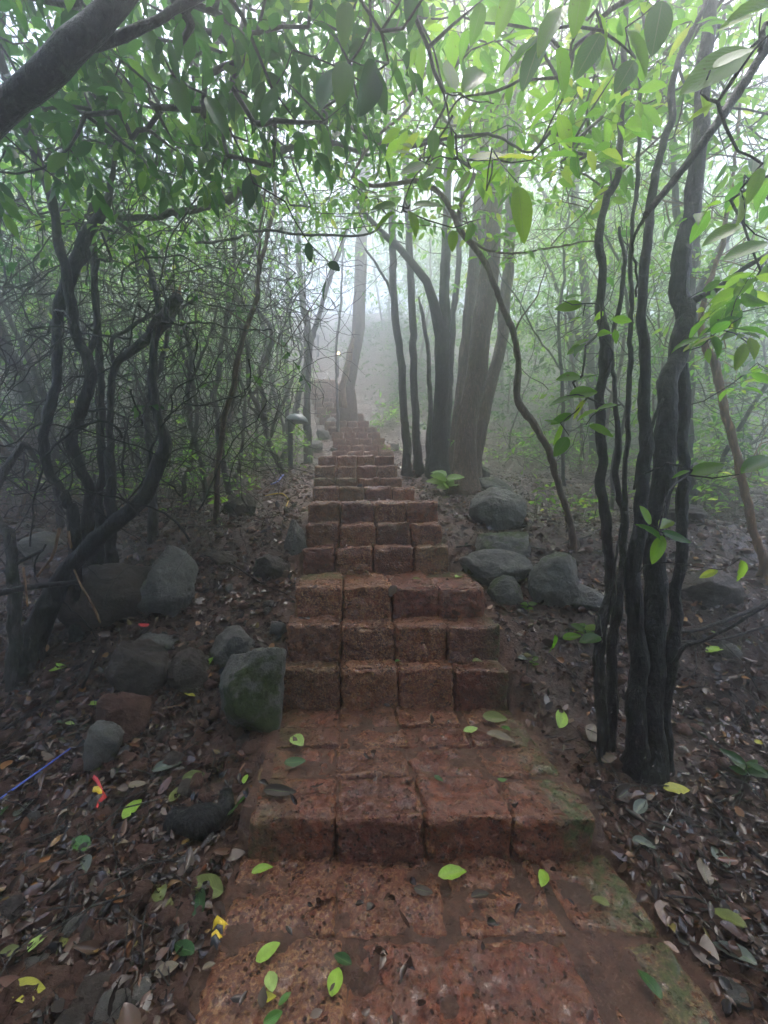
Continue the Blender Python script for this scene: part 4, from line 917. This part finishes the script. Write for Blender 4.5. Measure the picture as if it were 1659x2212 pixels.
# uncountable low growth and thin tangle
def undergrowth():
    tw, lm = MB(), MB(); T, D = [], []
    for _ in range(2100):
        y = 3.6*(17/3.6)**random.random(); u = random.uniform(-40, 1700); x = (u-CX)/F*y; xl, xr = edges(y)
        if xl-.35-.05*y < x < xr+.45+.08*y or (740 < u < 1150 and y < 9): continue
        if vn(np.array([[x, y, 0]]), .8, 3)[0] < -.15: continue
        T.append([x, y, float(terrain(x, y))+random.uniform(.02, .35 if u > 1000 else .6)]); D.append([random.gauss(0, .5), random.gauss(0, .5), .4])
    nb = len(T)
    for _ in range(1900):
        y = random.uniform(8.5, 28); u = random.uniform(700, 1500) if random.random() < .7 else random.uniform(200, 640); x = (u-CX)/F*y; xl, xr = edges(min(y, 15))
        if y < 15 and xl-.5 < x < xr+.5: continue
        T.append([x, y, float(terrain(x, y))+random.uniform(.05, .7)]); D.append([random.gauss(0, .6), random.gauss(0, .6), .3])
    T, D = np.array(T), np.array(D)
    g = T.copy(); g[:, 2] = terrain(T[:, 0], T[:, 1])-.02; g[:, :2] += rng.normal(size=(len(T), 2))*.05
    bars(tw, g, T, .003, .002, .1, 3)
    sprays(lm, tw, T[:nb], D[:nb], 5, .075, .14, .3, 0); sprays(lm, tw, T[nb:], D[nb:], 7, .15, .35, .3, 0, mat_=1)
    for q, c in ((lm, [M_leaf_mid, M_leaf_dark]),): tag(q.obj('undergrowth', c, useuv=True), 'low green seedlings and weeds covering the forest floor', 'undergrowth', kind='stuff')
    tag(tw.obj('undergrowth_stems', M_bark_dark), 'thin stalks of the low growth on the forest floor', 'undergrowth', kind='stuff')
undergrowth()
def tangle():
    mb = MB()
    for n, ur, vr, yr in ((1500, (-60, 640), (520, 1120), (2.9, 8)), (150, (1150, 1700), (560, 1050), (3.4, 9)), (110, (-50, 700), (420, 640), (2.4, 5)), (70, (1150, 1680), (200, 560), (2.4, 6))):
        u = rng.uniform(*ur, n); v = rng.uniform(*vr, n); y = rng.uniform(*yr, n)
        p = np.array([P(a, b, c) for a, b, c in zip(u, v, y)]); ok = (p[:, 2] > terrain(p[:, 0], p[:, 1])+.05) & ~((u > 560) & (u < 690) & (v > 820)); p = p[ok]; n = len(p)
        d = unit(rng.normal(size=(n, 3))*[.7, .4, .9]); r = rng.uniform(.0015, .0065, n)*(p[:, 1]/4)
        for s in range(9):
            q = p+d*rng.uniform(.08, .2, (n, 1)); bars(mb, p, q, r, r*.93, .05, 4); p = q; r = r*.93
            d = unit(d+rng.normal(size=(n, 3))*.33)
    n = 170; u = rng.uniform(-60, 430, n); v = rng.uniform(600, 1180, n); y = rng.uniform(2.3, 4.2, n)
    p = np.array([P(a, b, c) for a, b, c in zip(u, v, y)]); ok = p[:, 2] > terrain(p[:, 0], p[:, 1])+.03; p = p[ok]; n = len(p)
    d = unit(rng.normal(size=(n, 3))*[.8, .4, .5]+[0, 0, .5]); r = rng.uniform(.003, .009, n); cv = rng.normal(size=(n, 3))*[.34, .15, .3]
    for s in range(14):
        q = p+d*rng.uniform(.06, .09, (n, 1)); bars(mb, p, q, r, r*.95, .05, 6, mat=1); p = q; r = r*.95; d = unit(d+cv+rng.normal(size=(n, 3))*.28)
    tag(mb.obj('undergrowth_twigs', [M_bark_dark, M_bark_black]), 'tangle of thin bare twigs and vines filling the thicket', 'twigs', kind='stuff')
tangle()
# ------------------------------------------------------------------ forest floor litter
def normals(x, y, e=.03):
    dx = (terrain(x+e, y)-terrain(x-e, y))/(2*e); dy = (terrain(x, y+e)-terrain(x, y-e))/(2*e)
    return unit(np.stack([-dx, -dy, np.ones_like(x)], -1))
def litter():
    N = 80000
    y = .75*(15/.75)**(rng.random(N)**.9); x = rng.uniform(-1.12, 1.12, N)*(y+.25)
    xl, xr = edges(y); od = np.maximum(xl-x, x-xr)
    cl = vn(np.stack([x, y, 0*x], 1), 1.3, 5)
    keep = ((od > .03) | (rng.random(N) < np.where(y < 1.6, .02, .012))) & (rng.random(N) < np.where(y < 2.2, .62+.6*cl, .85+.3*cl))
    x, y = x[keep], y[keep]; n = len(x); z = surface(x, y)
    nr = normals(x, y); nr = unit(nr+rng.normal(size=(n, 3))*.42)
    a = rng.uniform(0, 2*pi, n); ax = np.stack([np.cos(a), np.sin(a), rng.normal(size=n)*.12], 1); ax = unit(ax-nr*np.sum(ax*nr, 1)[:, None])
    L = np.where(rng.random(n) < .10, rng.uniform(.05, .095, n), rng.uniform(.012, .055, n))*np.where(y > 5, 1.15, 1)
    mb = MB(); pz = np.stack([x, y, z+rng.uniform(.004, .03, n)], 1); W = rng.uniform(.28, .75, n); cu = rng.uniform(-2.5, 4, n)
    big = (L > .055) & (y < 3); near = (y < 3.2) & ~big
    for m, hi in ((big, 2), (near, 1), (~near & ~big, 0)): leaves(mb, pz[m], ax[m], nr[m], L[m], W[m], hi, cu[m]*(.6 if hi == 2 else 1))
    tag(mb.obj('leaf_litter', M_litter, useuv=True), 'wet brown leaf litter covering the ground beside the stairs', 'leaf litter', kind='stuff')
    N = 3600; y = .8*(12/.8)**rng.random(N); x = rng.uniform(-1.12, 1.12, N)*(y+.2); xl, xr = edges(y); k = np.maximum(xl-x, x-xr) > .12
    x, y = x[k], y[k]; n = len(x); a = rng.uniform(0, 2*pi, n); L = rng.uniform(.04, .3, n)
    x2, y2 = x+np.cos(a)*L, y+np.sin(a)*L
    xl, xr = edges(y2); k = np.maximum(xl-x2, x2-xr) > .05; x, y, x2, y2 = x[k], y[k], x2[k], y2[k]; n = len(x)
    A = np.stack([x, y, terrain(x, y)+.014], 1); B = np.stack([x2, y2, terrain(x2, y2)+rng.uniform(.01, .05, n)], 1)
    mb = MB(); r = rng.uniform(.0012, .005, n); bars(mb, A, B, r, r*.6, .09, 5)
    tag(mb.obj('twig_litter', M_bark_grey), 'fallen twigs strewn over the leaf litter', 'twigs', kind='stuff')
    N = 4200; y = .8*(6/.8)**rng.random(N); x = np.where(rng.random(N) < .75, -1, 1)*rng.uniform(0, 1.1, N)*(y+.2); xl, xr = edges(y); k = np.maximum(xl-x, x-xr) > .04
    x, y = x[k], y[k]; n = len(x); dv, f = ICO[2]; s = rng.uniform(.25, 1, (n, 1, 1))**2*.045*rng.uniform(.7, 1.2, (n, 1, 3))*np.array([1, 1, .7])
    V = dv[None]*(1+.25*rng.normal(size=(n, len(dv), 1)).clip(-1, 1))*s+np.stack([x, y, terrain(x, y)+.005], 1)[:, None]
    mb = MB(); F_ = (f[None]+(np.arange(n)*len(dv))[:, None, None]).reshape(-1, 3); mb.add(V.reshape(-1, 3), F_)
    tag(mb.obj('gravel', M_rock_red, attname='moss'), 'small reddish stones and mud crumbs among the leaf litter', 'gravel', kind='stuff')
litter()
def rubble():
    dv, f = ICO[3]; V, Fs = [], []; n = 0; R_ = np.random.default_rng(77); mb = MB()
    for i in range(330):
        y = .9*(4.5/.9)**R_.random(); x = (-1 if R_.random() < .72 else 1)*R_.uniform(.0, 1.0)*(y+.2); xl, xr = edges(y)
        if xl-.06 < x < xr+.06: continue
        s = R_.uniform(.012, .042)*(1 if x < 0 else .7); nn = unit(R_.normal(size=(9, 3))); rad = np.sum((R_.uniform(.7, 1, 9)/np.maximum(dv@nn.T, .05))**-24., axis=1)**(-1/24.)
        p = dv*np.minimum(rad, 1.3)[:, None]*s*R_.uniform(.7, 1.3, 3); mb.add(p+[x, y, float(terrain(x, y))+s*.25], f, mat=int(R_.integers(0, 3)))
    tag(mb.obj('rubble', [M_rock_grey, M_rock_brown, M_rock_red], attname='moss'), 'small angular stones lying loose among the litter beside the stairs', 'rubble', kind='stuff')
rubble()
# ------------------------------------------------------------------ single fallen leaves
def lcol(name, c, t, r=.3): return leafmat(name, [(0, c), (1, tuple(q*1.15 for q in c))], [(0, t), (1, t)], .2, r, True, .4)
LC = {'lime': lcol('fallen_lime', (.30, .48, .06), (.4, .6, .1)), 'green': lcol('fallen_green', (.07, .2, .03), (.1, .3, .05)), 'dark': lcol('fallen_dark_green', (.025, .085, .02), (.05, .15, .03)),
      'olive': lcol('fallen_olive', (.15, .17, .04), (.2, .2, .05)), 'yellow': lcol('fallen_yellow', (.45, .42, .04), (.5, .5, .06)), 'tan': lcol('fallen_tan', (.22, .17, .12), (.2, .15, .1)),
      'grey': lcol('fallen_grey', (.13, .15, .12), (.1, .1, .08)), 'orange': lcol('fallen_orange', (.4, .18, .06), (.4, .2, .05)), 'brown': lcol('fallen_brown', (.04, .026, .02), (.04, .02, .01)), 'pale': lcol('fallen_pale', (.4, .55, .16), (.4, .55, .2))}
def c6(x, y): return x/2.0, y/2.0+1272
def c7(x, y): return 829.6+x/2.0, y/2.0+1272
FL = [
 (c6(238, 367), 48, 5, 'lime', 'flat lime leaf on the mud left of the round brown boulder'), (c6(403, 512), 30, 0, 'lime', 'small lime leaf below the round brown boulder'),
 (c6(255, 605), 28, 20, 'dark', 'dark green leaf touching a small lime leaf on the left litter'), (c6(303, 601), 20, 0, 'pale', 'small lime leaf touching a dark green leaf on the left litter'),
 (c6(575, 990), 66, 50, 'lime', 'big curled lime leaf left of the charred log'), (c6(345, 1130), 60, 150, 'green', 'ragged green leaf lower left of the big curled lime leaf'),
 (c6(355, 1220), 50, 120, 'grey', 'dull grey-green leaf just below the ragged green leaf'), (c6(1280, 668), 38, 140, 'pale', 'pale lime leaf on the landing nearest the tall angular boulder'),
 (c6(1275, 757), 48, 10, 'dark', 'dark green leaf on the landing just in front of the pale lime one'), (c6(1020, 1010), 55, 60, 'green', 'narrow green leaf stuck against the left end of the bottom step'),
 (c6(1135, 1225), 50, 20, 'lime', 'thin lime leaf lying at the left foot of the bottom step'), (c6(1160, 1577), 70, 40, 'lime', 'pointed lime leaf alone on the left of the paving'),
 (c6(1170, 1710), 56, 95, 'pale', 'upright oval pale leaf on the paving above a yellow one'), (c6(1152, 1782), 42, 15, 'yellow', 'yellow leaf tucked under the oval pale leaf'),
 (c6(1232, 1780), 42, 50, 'green', 'green leaf right of the yellow one on the paving'), (c6(1480, 1615), 48, 150, 'dark', 'dark glossy leaf half under the round yellow-green leaf on the paving'),
 (c6(1450, 1710), 76, 80, 'lime', 'large round yellow-green leaf in the middle of the near paving'), (c6(1180, 1865), 50, 30, 'green', 'green leaf cut by the bottom edge of the picture'),
 (c6(822, 478), 24, -10, 'yellow', 'tiny yellow leaf on the mud left of the tall angular boulder'), (c6(170, 1560), 72, 48, 'pale', 'pale lime leaf on the litter near the left edge, upper of a touching pair'),
 (c6(48, 1600), 55, 15, 'olive', 'olive leaf of the touching pair at the left edge'), (c6(130, 1785), 90, -20, 'yellow', 'crumpled bright yellow leaf in the bottom left corner'),
 (c6(835, 830), 50, 15, 'olive', 'olive leaf beside the far side of the charred log'), (c6(765, 905), 45, 60, 'olive', 'yellowish leaf between the charred log and the big curled lime leaf'),
 (c6(1060, 840), 24, 70, 'lime', 'small lime leaf at the left edge of the landing'), (c6(890, 1315), 80, 160, 'olive', 'broad olive leaf on the mud left of the paving'),
 (c6(860, 1385), 64, 100, 'dark', 'broad dark leaf just below the broad olive leaf'), (c6(792, 1590), 56, 150, 'dark', 'dark green leaf left of the yellow and black wrapper'),
 (c6(15, 990), 40, 60, 'dark', 'dark green leaf cut by the left edge below the blue string'), (c6(690, 1335), 46, 100, 'olive', 'small tan leaf left of the broad olive leaf'),
 (c6(590, 868), 44, 10, 'tan', 'pale tan leaf below the small knobbly rock'), (c6(905, 1640), 34, 30, 'tan', 'cream fragment of leaf below the yellow and black wrapper'),
 (c6(720, 1680), 62, 30, 'tan', 'long tan leaf near the bottom left of the paving'), (c6(905, 340), 28, 60, 'lime', 'lime leaf on the pale flat-topped rock'),
 (c6(720, 790), 66, 20, 'grey', 'large greyish leaf right of the small knobbly rock'), (c6(110, 960), 60, 50, 'grey', 'grey leaf below the blue string'),
 (c6(1210, 885), 74, -4, 'brown', 'dark curled leaf lying on the mossy left part of the landing'), (c6(715, 122), 18, 0, 'orange', 'tiny orange leaf left of the stone steps in the litter'),
 (c7(298, 1245), 66, 15, 'lime', 'large lime leaf at the foot of the third block of the bottom step'), (c7(688, 1262), 46, 80, 'lime', 'round lime leaf at the foot of the rightmost block of the bottom step'),
 (c7(765, 590), 50, 80, 'lime', 'upright lime leaf on the mud between the landing and the black saplings'), (c7(375, 617), 34, 20, 'pale', 'small pale leaf at the back of the landing'),
 (c7(480, 565), 55, -5, 'olive', 'thin olive leaf along the foot of the second step'), (c7(525, 612), 24, 150, 'green', 'small green leaf on the right back of the landing'),
 (c7(505, 655), 74, -10, 'tan', 'broad flat tan leaf plastered on the right back of the landing'), (c7(235, 825), 22, -30, 'dark', 'small dark green leaf in the centre of the landing'),
 (c7(510, 830), 22, 0, 'green', 'small dull green leaf on the rightmost blocks of the landing'), (c7(935, 1355), 42, 160, 'olive', 'translucent yellow-green leaf on the right of the paving'),
 (c7(1145, 1718), 92, 125, 'dark', 'large shiny dark green leaf at the lower right of the paving'), (c7(1265, 893), 84, 0, 'yellow', 'long yellow-green leaf on the dark litter right of the black tree foot'),
 (c7(1110, 965), 42, 50, 'grey', 'small pale leaf right of the mossy corner of the bottom step'), (c7(1480, 1460), 96, 150, 'olive', 'large yellow-green leaf low at the right edge'),
 (c7(1510, 1610), 118, 150, 'grey', 'largest grey-green leaf in the lower right corner'), (c7(1125, 1132), 58, -15, 'grey', 'pale grey leaf right of the bottom step'),
 (c7(1382, 1245), 62, 100, 'tan', 'pinkish tan folded leaf standing upright on the right litter'), (c7(1450, 1180), 60, 120, 'grey', 'grey-green leaf above the pinkish tan folded leaf'),
 (c7(1565, 415), 22, 0, 'orange', 'tiny orange leaf at the right edge beside the low dark rock'), (c7(1430, 300), 44, 20, 'lime', 'bright lime leaf right of the black tree'),
 (c7(1428, 205), 20, -20, 'lime', 'small lime leaf hanging over a thin branch right of the black tree'), (c7(1298, 155), 16, 60, 'orange', 'left one of two tiny orange leaves beyond the black tree'),
 (c7(1366, 152), 14, 100, 'orange', 'right one of two tiny orange leaves beyond the black tree'), (c7(1622, 687), 22, 0, 'yellow', 'tiny yellow leaf at the right edge above the glossy seedling'),
 (c7(900, 645), 42, 70, 'tan', 'tan leaf leaning at the foot of the slender black sapling'), (c7(420, 1340), 46, 10, 'brown', 'dark brown curled leaf on the third row of the paving'),
 (c7(172, 1312), 44, -15, 'brown', 'thin dark brown leaf on the middle of the paving'), (c7(1050, 905), 80, 30, 'brown', 'big brown leaf between the mossy corner and the black tree foot'),
 (c7(600, 322), 22, 0, 'grey', 'small pale leaf right of the second step'), (c7(60, 318), 14, 20, 'green', 'tiny green leaf in the joint of the second step'), (c7(405, 320), 24, 5, 'olive', 'little olive leaf lying on the right tread of the second step'),
 (c7(140, -38+0), 18, 0, 'olive', 'tiny olive leaf on the tread of the third step'), ((992, 1247), 24, 10, 'pale', 'pale leaf hanging at the right corner of the deep tread'),
 ((1355, 1530-20), 30, 90, 'tan', 'pale shred of leaf at the foot of the black tree'),
]
def fallen():
    for i, ((u, v), Lp, ang, c, lab) in enumerate(FL):
        a = radians(ang); q0 = hit(u-cos(a)*Lp/2, v+sin(a)*Lp/2); q1 = hit(u+cos(a)*Lp/2, v-sin(a)*Lp/2)
        ctr = hit(u, v); L = np.linalg.norm(q1-q0)
        ax = q1-q0
        if abs(q1[1]-q0[1]) > .13: ax = unit(ax)*.13
        L = min(np.linalg.norm(ax), .15); ax = unit(ax)
        nr = unit(np.array([0, -.35, 1.])+rng.normal(size=3)*.18); o_ = ctr-ax*L/2
        wr = {'lime': .5, 'pale': .5, 'brown': .45}.get(c, .5)*random.uniform(.85, 1.2)
        if abs(sin(a)) < .5: wr *= .8
        mb = MB(); z = .012; leaves(mb, (o_-ctr)[None], ax[None], nr[None], L, wr, 2, random.uniform(.4, 1.6))
        v0 = mb.v[0]; mb.v[0] = v0+.0022*np.stack([vn(v0+i, 26, q) for q in (1, 2, 3)], 1)*[1, 1, 1.6]
        ob = mb.obj('fallen_leaf', LC[c], useuv=True)
        co = mb.v[0]; low = co[:, 2]-(surface(co[:, 0]+ctr[0], co[:, 1]+ctr[1])-ctr[2]); ob.location = [ctr[0], ctr[1], ctr[2]-np.percentile(low, 12)+(.004 if edges(ctr[1])[0] < ctr[0] < edges(ctr[1])[1] else .02)]
        tag(ob, lab, 'leaf', 'leaves fallen on the steps and litter')
fallen()
# ------------------------------------------------------------------ sticks, log, strings
def gstick(pts, w, m, label, lift=.0, cat='stick', name='stick'):
    p = []
    for i, (u, v) in enumerate(pts):
        h = hit(u, v, terrain); wd = w[0]+(w[-1]-w[0])*i/(len(pts)-1); r = .5*wd*h[1]/F; p.append([*h, r]); p[-1][2] += r*.8+lift
    c = np.array(p[0][:3]); mb = MB(); tube(mb, p, 8, .12, int(pts[0][0]), step=.03, knob=.2, jit=.006); mb.v = [v-c for v in mb.v]
    o = mb.obj(name, m); o.location = c; return tag(o, label, cat)
stick([(-25, 1285), (60, 1268), (120, 1262), (172, 1256)], [16, 10], 2.2, M_bark_dark, 'dark cut pole jutting in from the left edge above the huge boulder', dd=.15)
stick([(82, 1245), (104, 1215), (118, 1190), (128, 1140)], [5, 6], 2.3, M_bark_tan, 'short splintered orange stub standing beside the leaning trunk')
stick([(148, 1148), (150, 1165), (154, 1184)], [6, 6], 2.3, M_bark_tan, 'tiny broken orange stub right of the taller one')
stick([(160, 1230), (176, 1264), (200, 1305), (218, 1346)], [3.5, 5], 2.25, M_bark_tan, 'thin bent yellowish stick leaning on the huge smooth boulder')
stick([(52, 1225), (56, 1265), (60, 1310)], [5, 4], 2.2, M_bark_tan, 'upright broken orange splinter near the left edge')
stick([(8, 1235), (50, 1210), (92, 1188)], [8, 6], 2.4, M_bark_dark, 'dark stick slanting up from the left edge')
gstick([(276, 1104), (300, 1099), (328, 1096)], [8, 7], M_bark_tan, 'pale freshly cut branch end on the ground left of the twisted stems')
gstick([(0, 1650), (60, 1618), (120, 1592), (190, 1566)], [5, 4], M_bark_dark, 'long dark stick on the left litter under the small knobbly rock', .02)
gstick([(0, 1592), (50, 1560), (110, 1520), (170, 1480), (212, 1440)], [6, 4], M_bark_dark, 'long dark stick rising toward the round brown boulder', .02)
gstick([(178, 1500), (196, 1455), (216, 1408)], [6, 5], M_bark_dark, 'short dark stick leaning left of the round brown boulder', .03)
gstick([(292, 1880), (340, 1872), (400, 1850), (450, 1830), (500, 1790)], [7, 3], M_bark_tan, 'curved brown root-like stick left of the bottom step', .012)
gstick([(1440, 1385), (1500, 1380), (1560, 1362), (1659, 1318)], [7, 8], M_bark_dark, 'long dark fallen branch from the right edge toward the black tree', .05, 'branch', 'fallen_branch')
gstick([(1450, 1400), (1530, 1400), (1600, 1385), (1670, 1362)], [5, 5], M_bark_dark, 'thinner fallen branch just below the long dark one', .04, 'branch', 'fallen_branch')
gstick([(1540, 1760), (1590, 1820), (1659, 1880)], [7, 9], M_bark_dark, 'dark stick running out of the right edge above the grey-green leaves', .02)
gstick([(1455, 1565), (1500, 1585), (1580, 1640)], [6, 5], M_bark_grey, 'brown stick on the litter right of the black tree foot', .02)
gstick([(1432, 1805), (1440, 1782), (1452, 1760)], [2.5, 2], plain('white_twig', (.6, .58, .52), .6), 'thin white twig right of the bottom step', .02, 'twig', 'twig')
gstick([(1215, 1180), (1270, 1165), (1310, 1140)], [4, 3], M_bark_grey, 'thin fallen stick at the foot of the slim curved brown tree', .02)
gstick([(985, 1190), (1080, 1178), (1180, 1192)], [4, 3], M_bark_grey, 'thin fallen stick in front of the largest rounded boulder', .02)
gstick([(870, 1085), (880, 1115), (930, 1150)], [3, 3], M_bark_grey, 'thin fallen twig right of the stacked steps', .02, 'twig', 'twig')
gstick([(442, 1205), (500, 1225), (560, 1262), (640, 1300)], [4, 3], M_bark_dark, 'thin dark branch lying toward the left end of the deep-treaded step', .02)
def logchunk():
    h = hit(425, 1792, terrain); mb = MB(); s = h[1]/F
    tube(mb, [[-58*s, .02, .03, 24*s], [-20*s, 0, .035, 29*s], [25*s, .0, .045, 33*s], [52*s, .04, .06, 25*s], [48*s, .08, .12, 13*s]], 16, .22, 5, step=.015, knob=.5)
    o = mb.obj('log', M_bark_black); o.location = h; tag(o, 'short charred black log lying left of the bottom step', 'log')
logchunk()
M_blue = plain('blue_plastic', (.06, .12, .55), .35); M_red = plain('red_plastic', (.6, .03, .03), .35); M_yel = plain('yellow_plastic', (.8, .55, .03), .35); M_blk = plain('black_plastic', (.02, .02, .03), .35)
gstick([(-10, 1748), (40, 1712), (90, 1678), (125, 1652), (152, 1632)], [4.5, 3.5], M_blue, 'faded blue plastic string lying on the litter at the left edge', .03, 'string', 'string')
gstick([(586, 1052), (600, 1045), (612, 1032)], [3, 3], M_blue, 'blue plastic string at the foot of the near lamp post', .03, 'string', 'string')
gstick([(572, 1077), (606, 1072), (622, 1084), (618, 1100)], [2, 2], M_yel, 'yellow string in the litter left of the stacked steps', .03, 'string', 'string')
def ribbon(pts, w, m, label, name, cat, group=None):
    h = [hit(u, v) for u, v in pts]; c = h[0]; V, Q = [], []
    for i, p in enumerate(h):
        t = unit((h[min(i+1, len(h)-1)]-h[max(i-1, 0)])); s = unit(np.cross(t, [0, -.5, 1]))*w/2; z = np.array([0, 0, .034+.008*sin(i*2.)])
        V += [p-c-s+z, p-c+z*1.5, p-c+s+z]
        if i: k = 3*i; Q += [[k-3, k-2, k+1, k], [k-2, k-1, k+2, k+1]]
    mb = MB(); mb.add(V, np.array(Q)); o = mb.obj(name, m); o.location = c; return tag(o, label, cat, group)
ribbon([(203, 1694), (212, 1706), (220, 1722), (228, 1738), (222, 1745), (212, 1750), (208, 1762)], .014, M_red, 'twisted red plastic ribbon on the left litter', 'ribbon', 'ribbon')
ribbon([(203, 1721), (213, 1724), (222, 1727)], .02, M_yel, 'scrap of yellow plastic against the red ribbon', 'plastic_scrap', 'litter')
ribbon([(300, 1362), (314, 1366), (322, 1360)], .01, M_red, 'tiny red scrap behind the round brown boulder', 'plastic_scrap', 'litter')
def wrapper():
    t = empty('candy_wrapper', hit(470, 2035), 'crumpled yellow and black wrapper at the left edge of the paving', 'wrapper')
    for pts, m in (([(462, 2020), (470, 2014), (482, 2016), (488, 2026)], M_yel), ([(482, 2030), (470, 2034), (464, 2042)], M_blk), ([(458, 2048), (468, 2046), (476, 2052)], M_yel), ([(456, 2058), (466, 2056), (474, 2062)], M_blk)):
        o = ribbon(pts, .022, m, None, 'band', None); w = o.location.copy(); o.parent = t; o.location = w-t.location
wrapper()
# ------------------------------------------------------------------ lamp posts
def lamp(u, v, d, hp, wp, capw, label, tilt, offs):
    g = P(u, v, d); g[2] = float(terrain(g[0], g[1])); top = P(u, hp, d)[2]; t = empty('lamp_post', g, label, 'lamp post', 'path lamps beside the stairs')
    s = d/F; r = wp*s/2; H = top-g[2]
    mb = MB(); prof = [(-.1, r), (0, r), (.03, r*1.25), (.06, r*1.02), (H-.03, r), (H-.02, r*1.1), (H+.01, r*1.1)]
    tube(mb, [[g[0], g[1], g[2]+z, q] for z, q in prof], 16, 0, 1, knob=0); mb.obj('post', M_post, t)
    cw = capw*s/2; V, Q = [], []; n, m = 24, 7; ctr = np.array([g[0]+offs*s, g[1], top-.01])
    for k, (rr, zz) in enumerate([(0.0, .30), (.35, .285), (.65, .22), (.88, .11), (1.0, -.02), (.97, -.05), (.6, .06), (0, .12)]):
        for j in range(n):
            a = 2*pi*j/n; x, y_, z = rr*cos(a), rr*sin(a)*.8, zz*2.0
            z += .05*cos(a)*rr; p = np.array([x*cos(tilt)+z*sin(tilt), y_, -x*sin(tilt)+z*cos(tilt)])*cw; V.append(ctr+p)
    K = 8; i = np.arange(K-1)[:, None]*n; j = np.arange(n)[None]; Q = np.stack([i+j, i+(j+1) % n, i+n+(j+1) % n, i+n+j], -1).reshape(-1, 4)
    mb = MB(); mb.add(V, Q); mb.obj('cap', M_cap, t)
lamp(628, 1018, 6.25, 908, 11.5, 50, 'near mushroom-capped dark lamp post left of the stairs', .18, 14)
lamp(687, 768, 17, 726, 5, 18, 'far mushroom-capped lamp post faint in the mist above the stairs', .0, -4)
def glow():
    c = P(731, 763, 15.0); gz = float(terrain(c[0], c[1])); t = empty('garden_light', (c[0], c[1], gz), 'small glowing yellow light low beside the top of the stairs', 'lamp')
    mb = MB(); tube(mb, [[c[0], c[1], gz-.1, .03], [c[0], c[1], c[2]-.06, .03]], 10, 0, 1); mb.obj('post', M_post, t)
    m, nt = mat('lit_bulb'); out(nt, nd(nt, 'ShaderNodeEmission', inp={'Color': (1, .75, .3, 1), 'Strength': 3}).outputs[0])
    dv, f = ICO[3]; mb = MB(); mb.add(dv*[.05, .05, .055]+c, f); mb.obj('bulb', m, t)
glow()
# ------------------------------------------------------------------ air, light, camera
def haze():
    m = bpy.data.materials.new('mist'); m.use_nodes = True; nt = m.node_tree; nt.nodes.clear()
    v = nd(nt, 'ShaderNodeVolumePrincipled', inp={'Color': (.96, .97, 1.0, 1), 'Density': HAZE, 'Anisotropy': .83})
    o = nt.nodes.new('ShaderNodeOutputMaterial'); nt.links.new(v.outputs[0], o.inputs['Volume'])
    x0, x1, y0, y1, z0, z1 = -50, 50, -9, 66, -4.5, 26.5
    V = [(x, y, z) for x in (x0, x1) for y in (y0, y1) for z in (z0, z1)]
    mb = MB(); mb.add(V, np.array([[0, 1, 3, 2], [4, 6, 7, 5], [0, 4, 5, 1], [2, 3, 7, 6], [0, 2, 6, 4], [1, 5, 7, 3]]))
    o = mb.obj('haze', m, smooth=False); tag(o, 'pale grey mist hanging between the trees', 'mist', kind='stuff')
haze()
w = bpy.data.worlds.new('World'); bpy.context.scene.world = w; w.use_nodes = True
nt = w.node_tree; bg = nt.nodes['Background']
sky = nt.nodes.new('ShaderNodeTexSky'); sky.sky_type = 'NISHITA'; sky.sun_disc = False
SUN_EL, SUN_AZ = radians(76), radians(35)     # azimuth measured from +Y towards +X
sky.sun_elevation = SUN_EL; sky.sun_rotation = SUN_AZ
sky.air_density = 1.0; sky.dust_density = 3.0; sky.ozone_density = 1.0
nt.links.new(sky.outputs[0], bg.inputs[0]); bg.inputs[1].default_value = .15
ld = bpy.data.lights.new('overcast_sun', 'SUN'); ld.energy = SUN; ld.angle = radians(25); ld.color = (1, .97, .92)
lo = bpy.data.objects.new('overcast_sun', ld); C.objects.link(lo)
from mathutils import Vector
sv = Vector((sin(SUN_AZ)*cos(SUN_EL), cos(SUN_AZ)*cos(SUN_EL), sin(SUN_EL)))
lo.rotation_euler = sv.to_track_quat('Z', 'Y').to_euler(); lo.location = (0, 0, 25)
cd = bpy.data.cameras.new('camera'); cam = bpy.data.objects.new('camera', cd); C.objects.link(cam)
cd.sensor_fit = 'VERTICAL'; cd.sensor_height = 24; cd.lens = F/2212*24; cd.clip_start = .05; cd.clip_end = 500
cam.location = (0, 0, CAMH); cam.rotation_euler = (pi/2+PITCH, 0, 0)
sc = bpy.context.scene; sc.camera = cam
sc.view_settings.view_transform = 'Standard'; sc.view_settings.look = 'None'; sc.view_settings.gamma = 1
sc.view_settings.exposure = EXPO
cy = sc.cycles
cy.use_denoising = True; cy.volume_bounces = 3; cy.max_bounces = 8; cy.diffuse_bounces = 4; cy.glossy_bounces = 2; cy.transmission_bounces = 4
cy.use_adaptive_sampling = True; cy.adaptive_threshold = .02; cy.sample_clamp_indirect = 6
try: cy.denoiser = 'OPENIMAGEDENOISE'; cy.denoising_input_passes = 'RGB_ALBEDO_NORMAL'; cy.denoising_prefilter = 'ACCURATE'
except Exception: pass
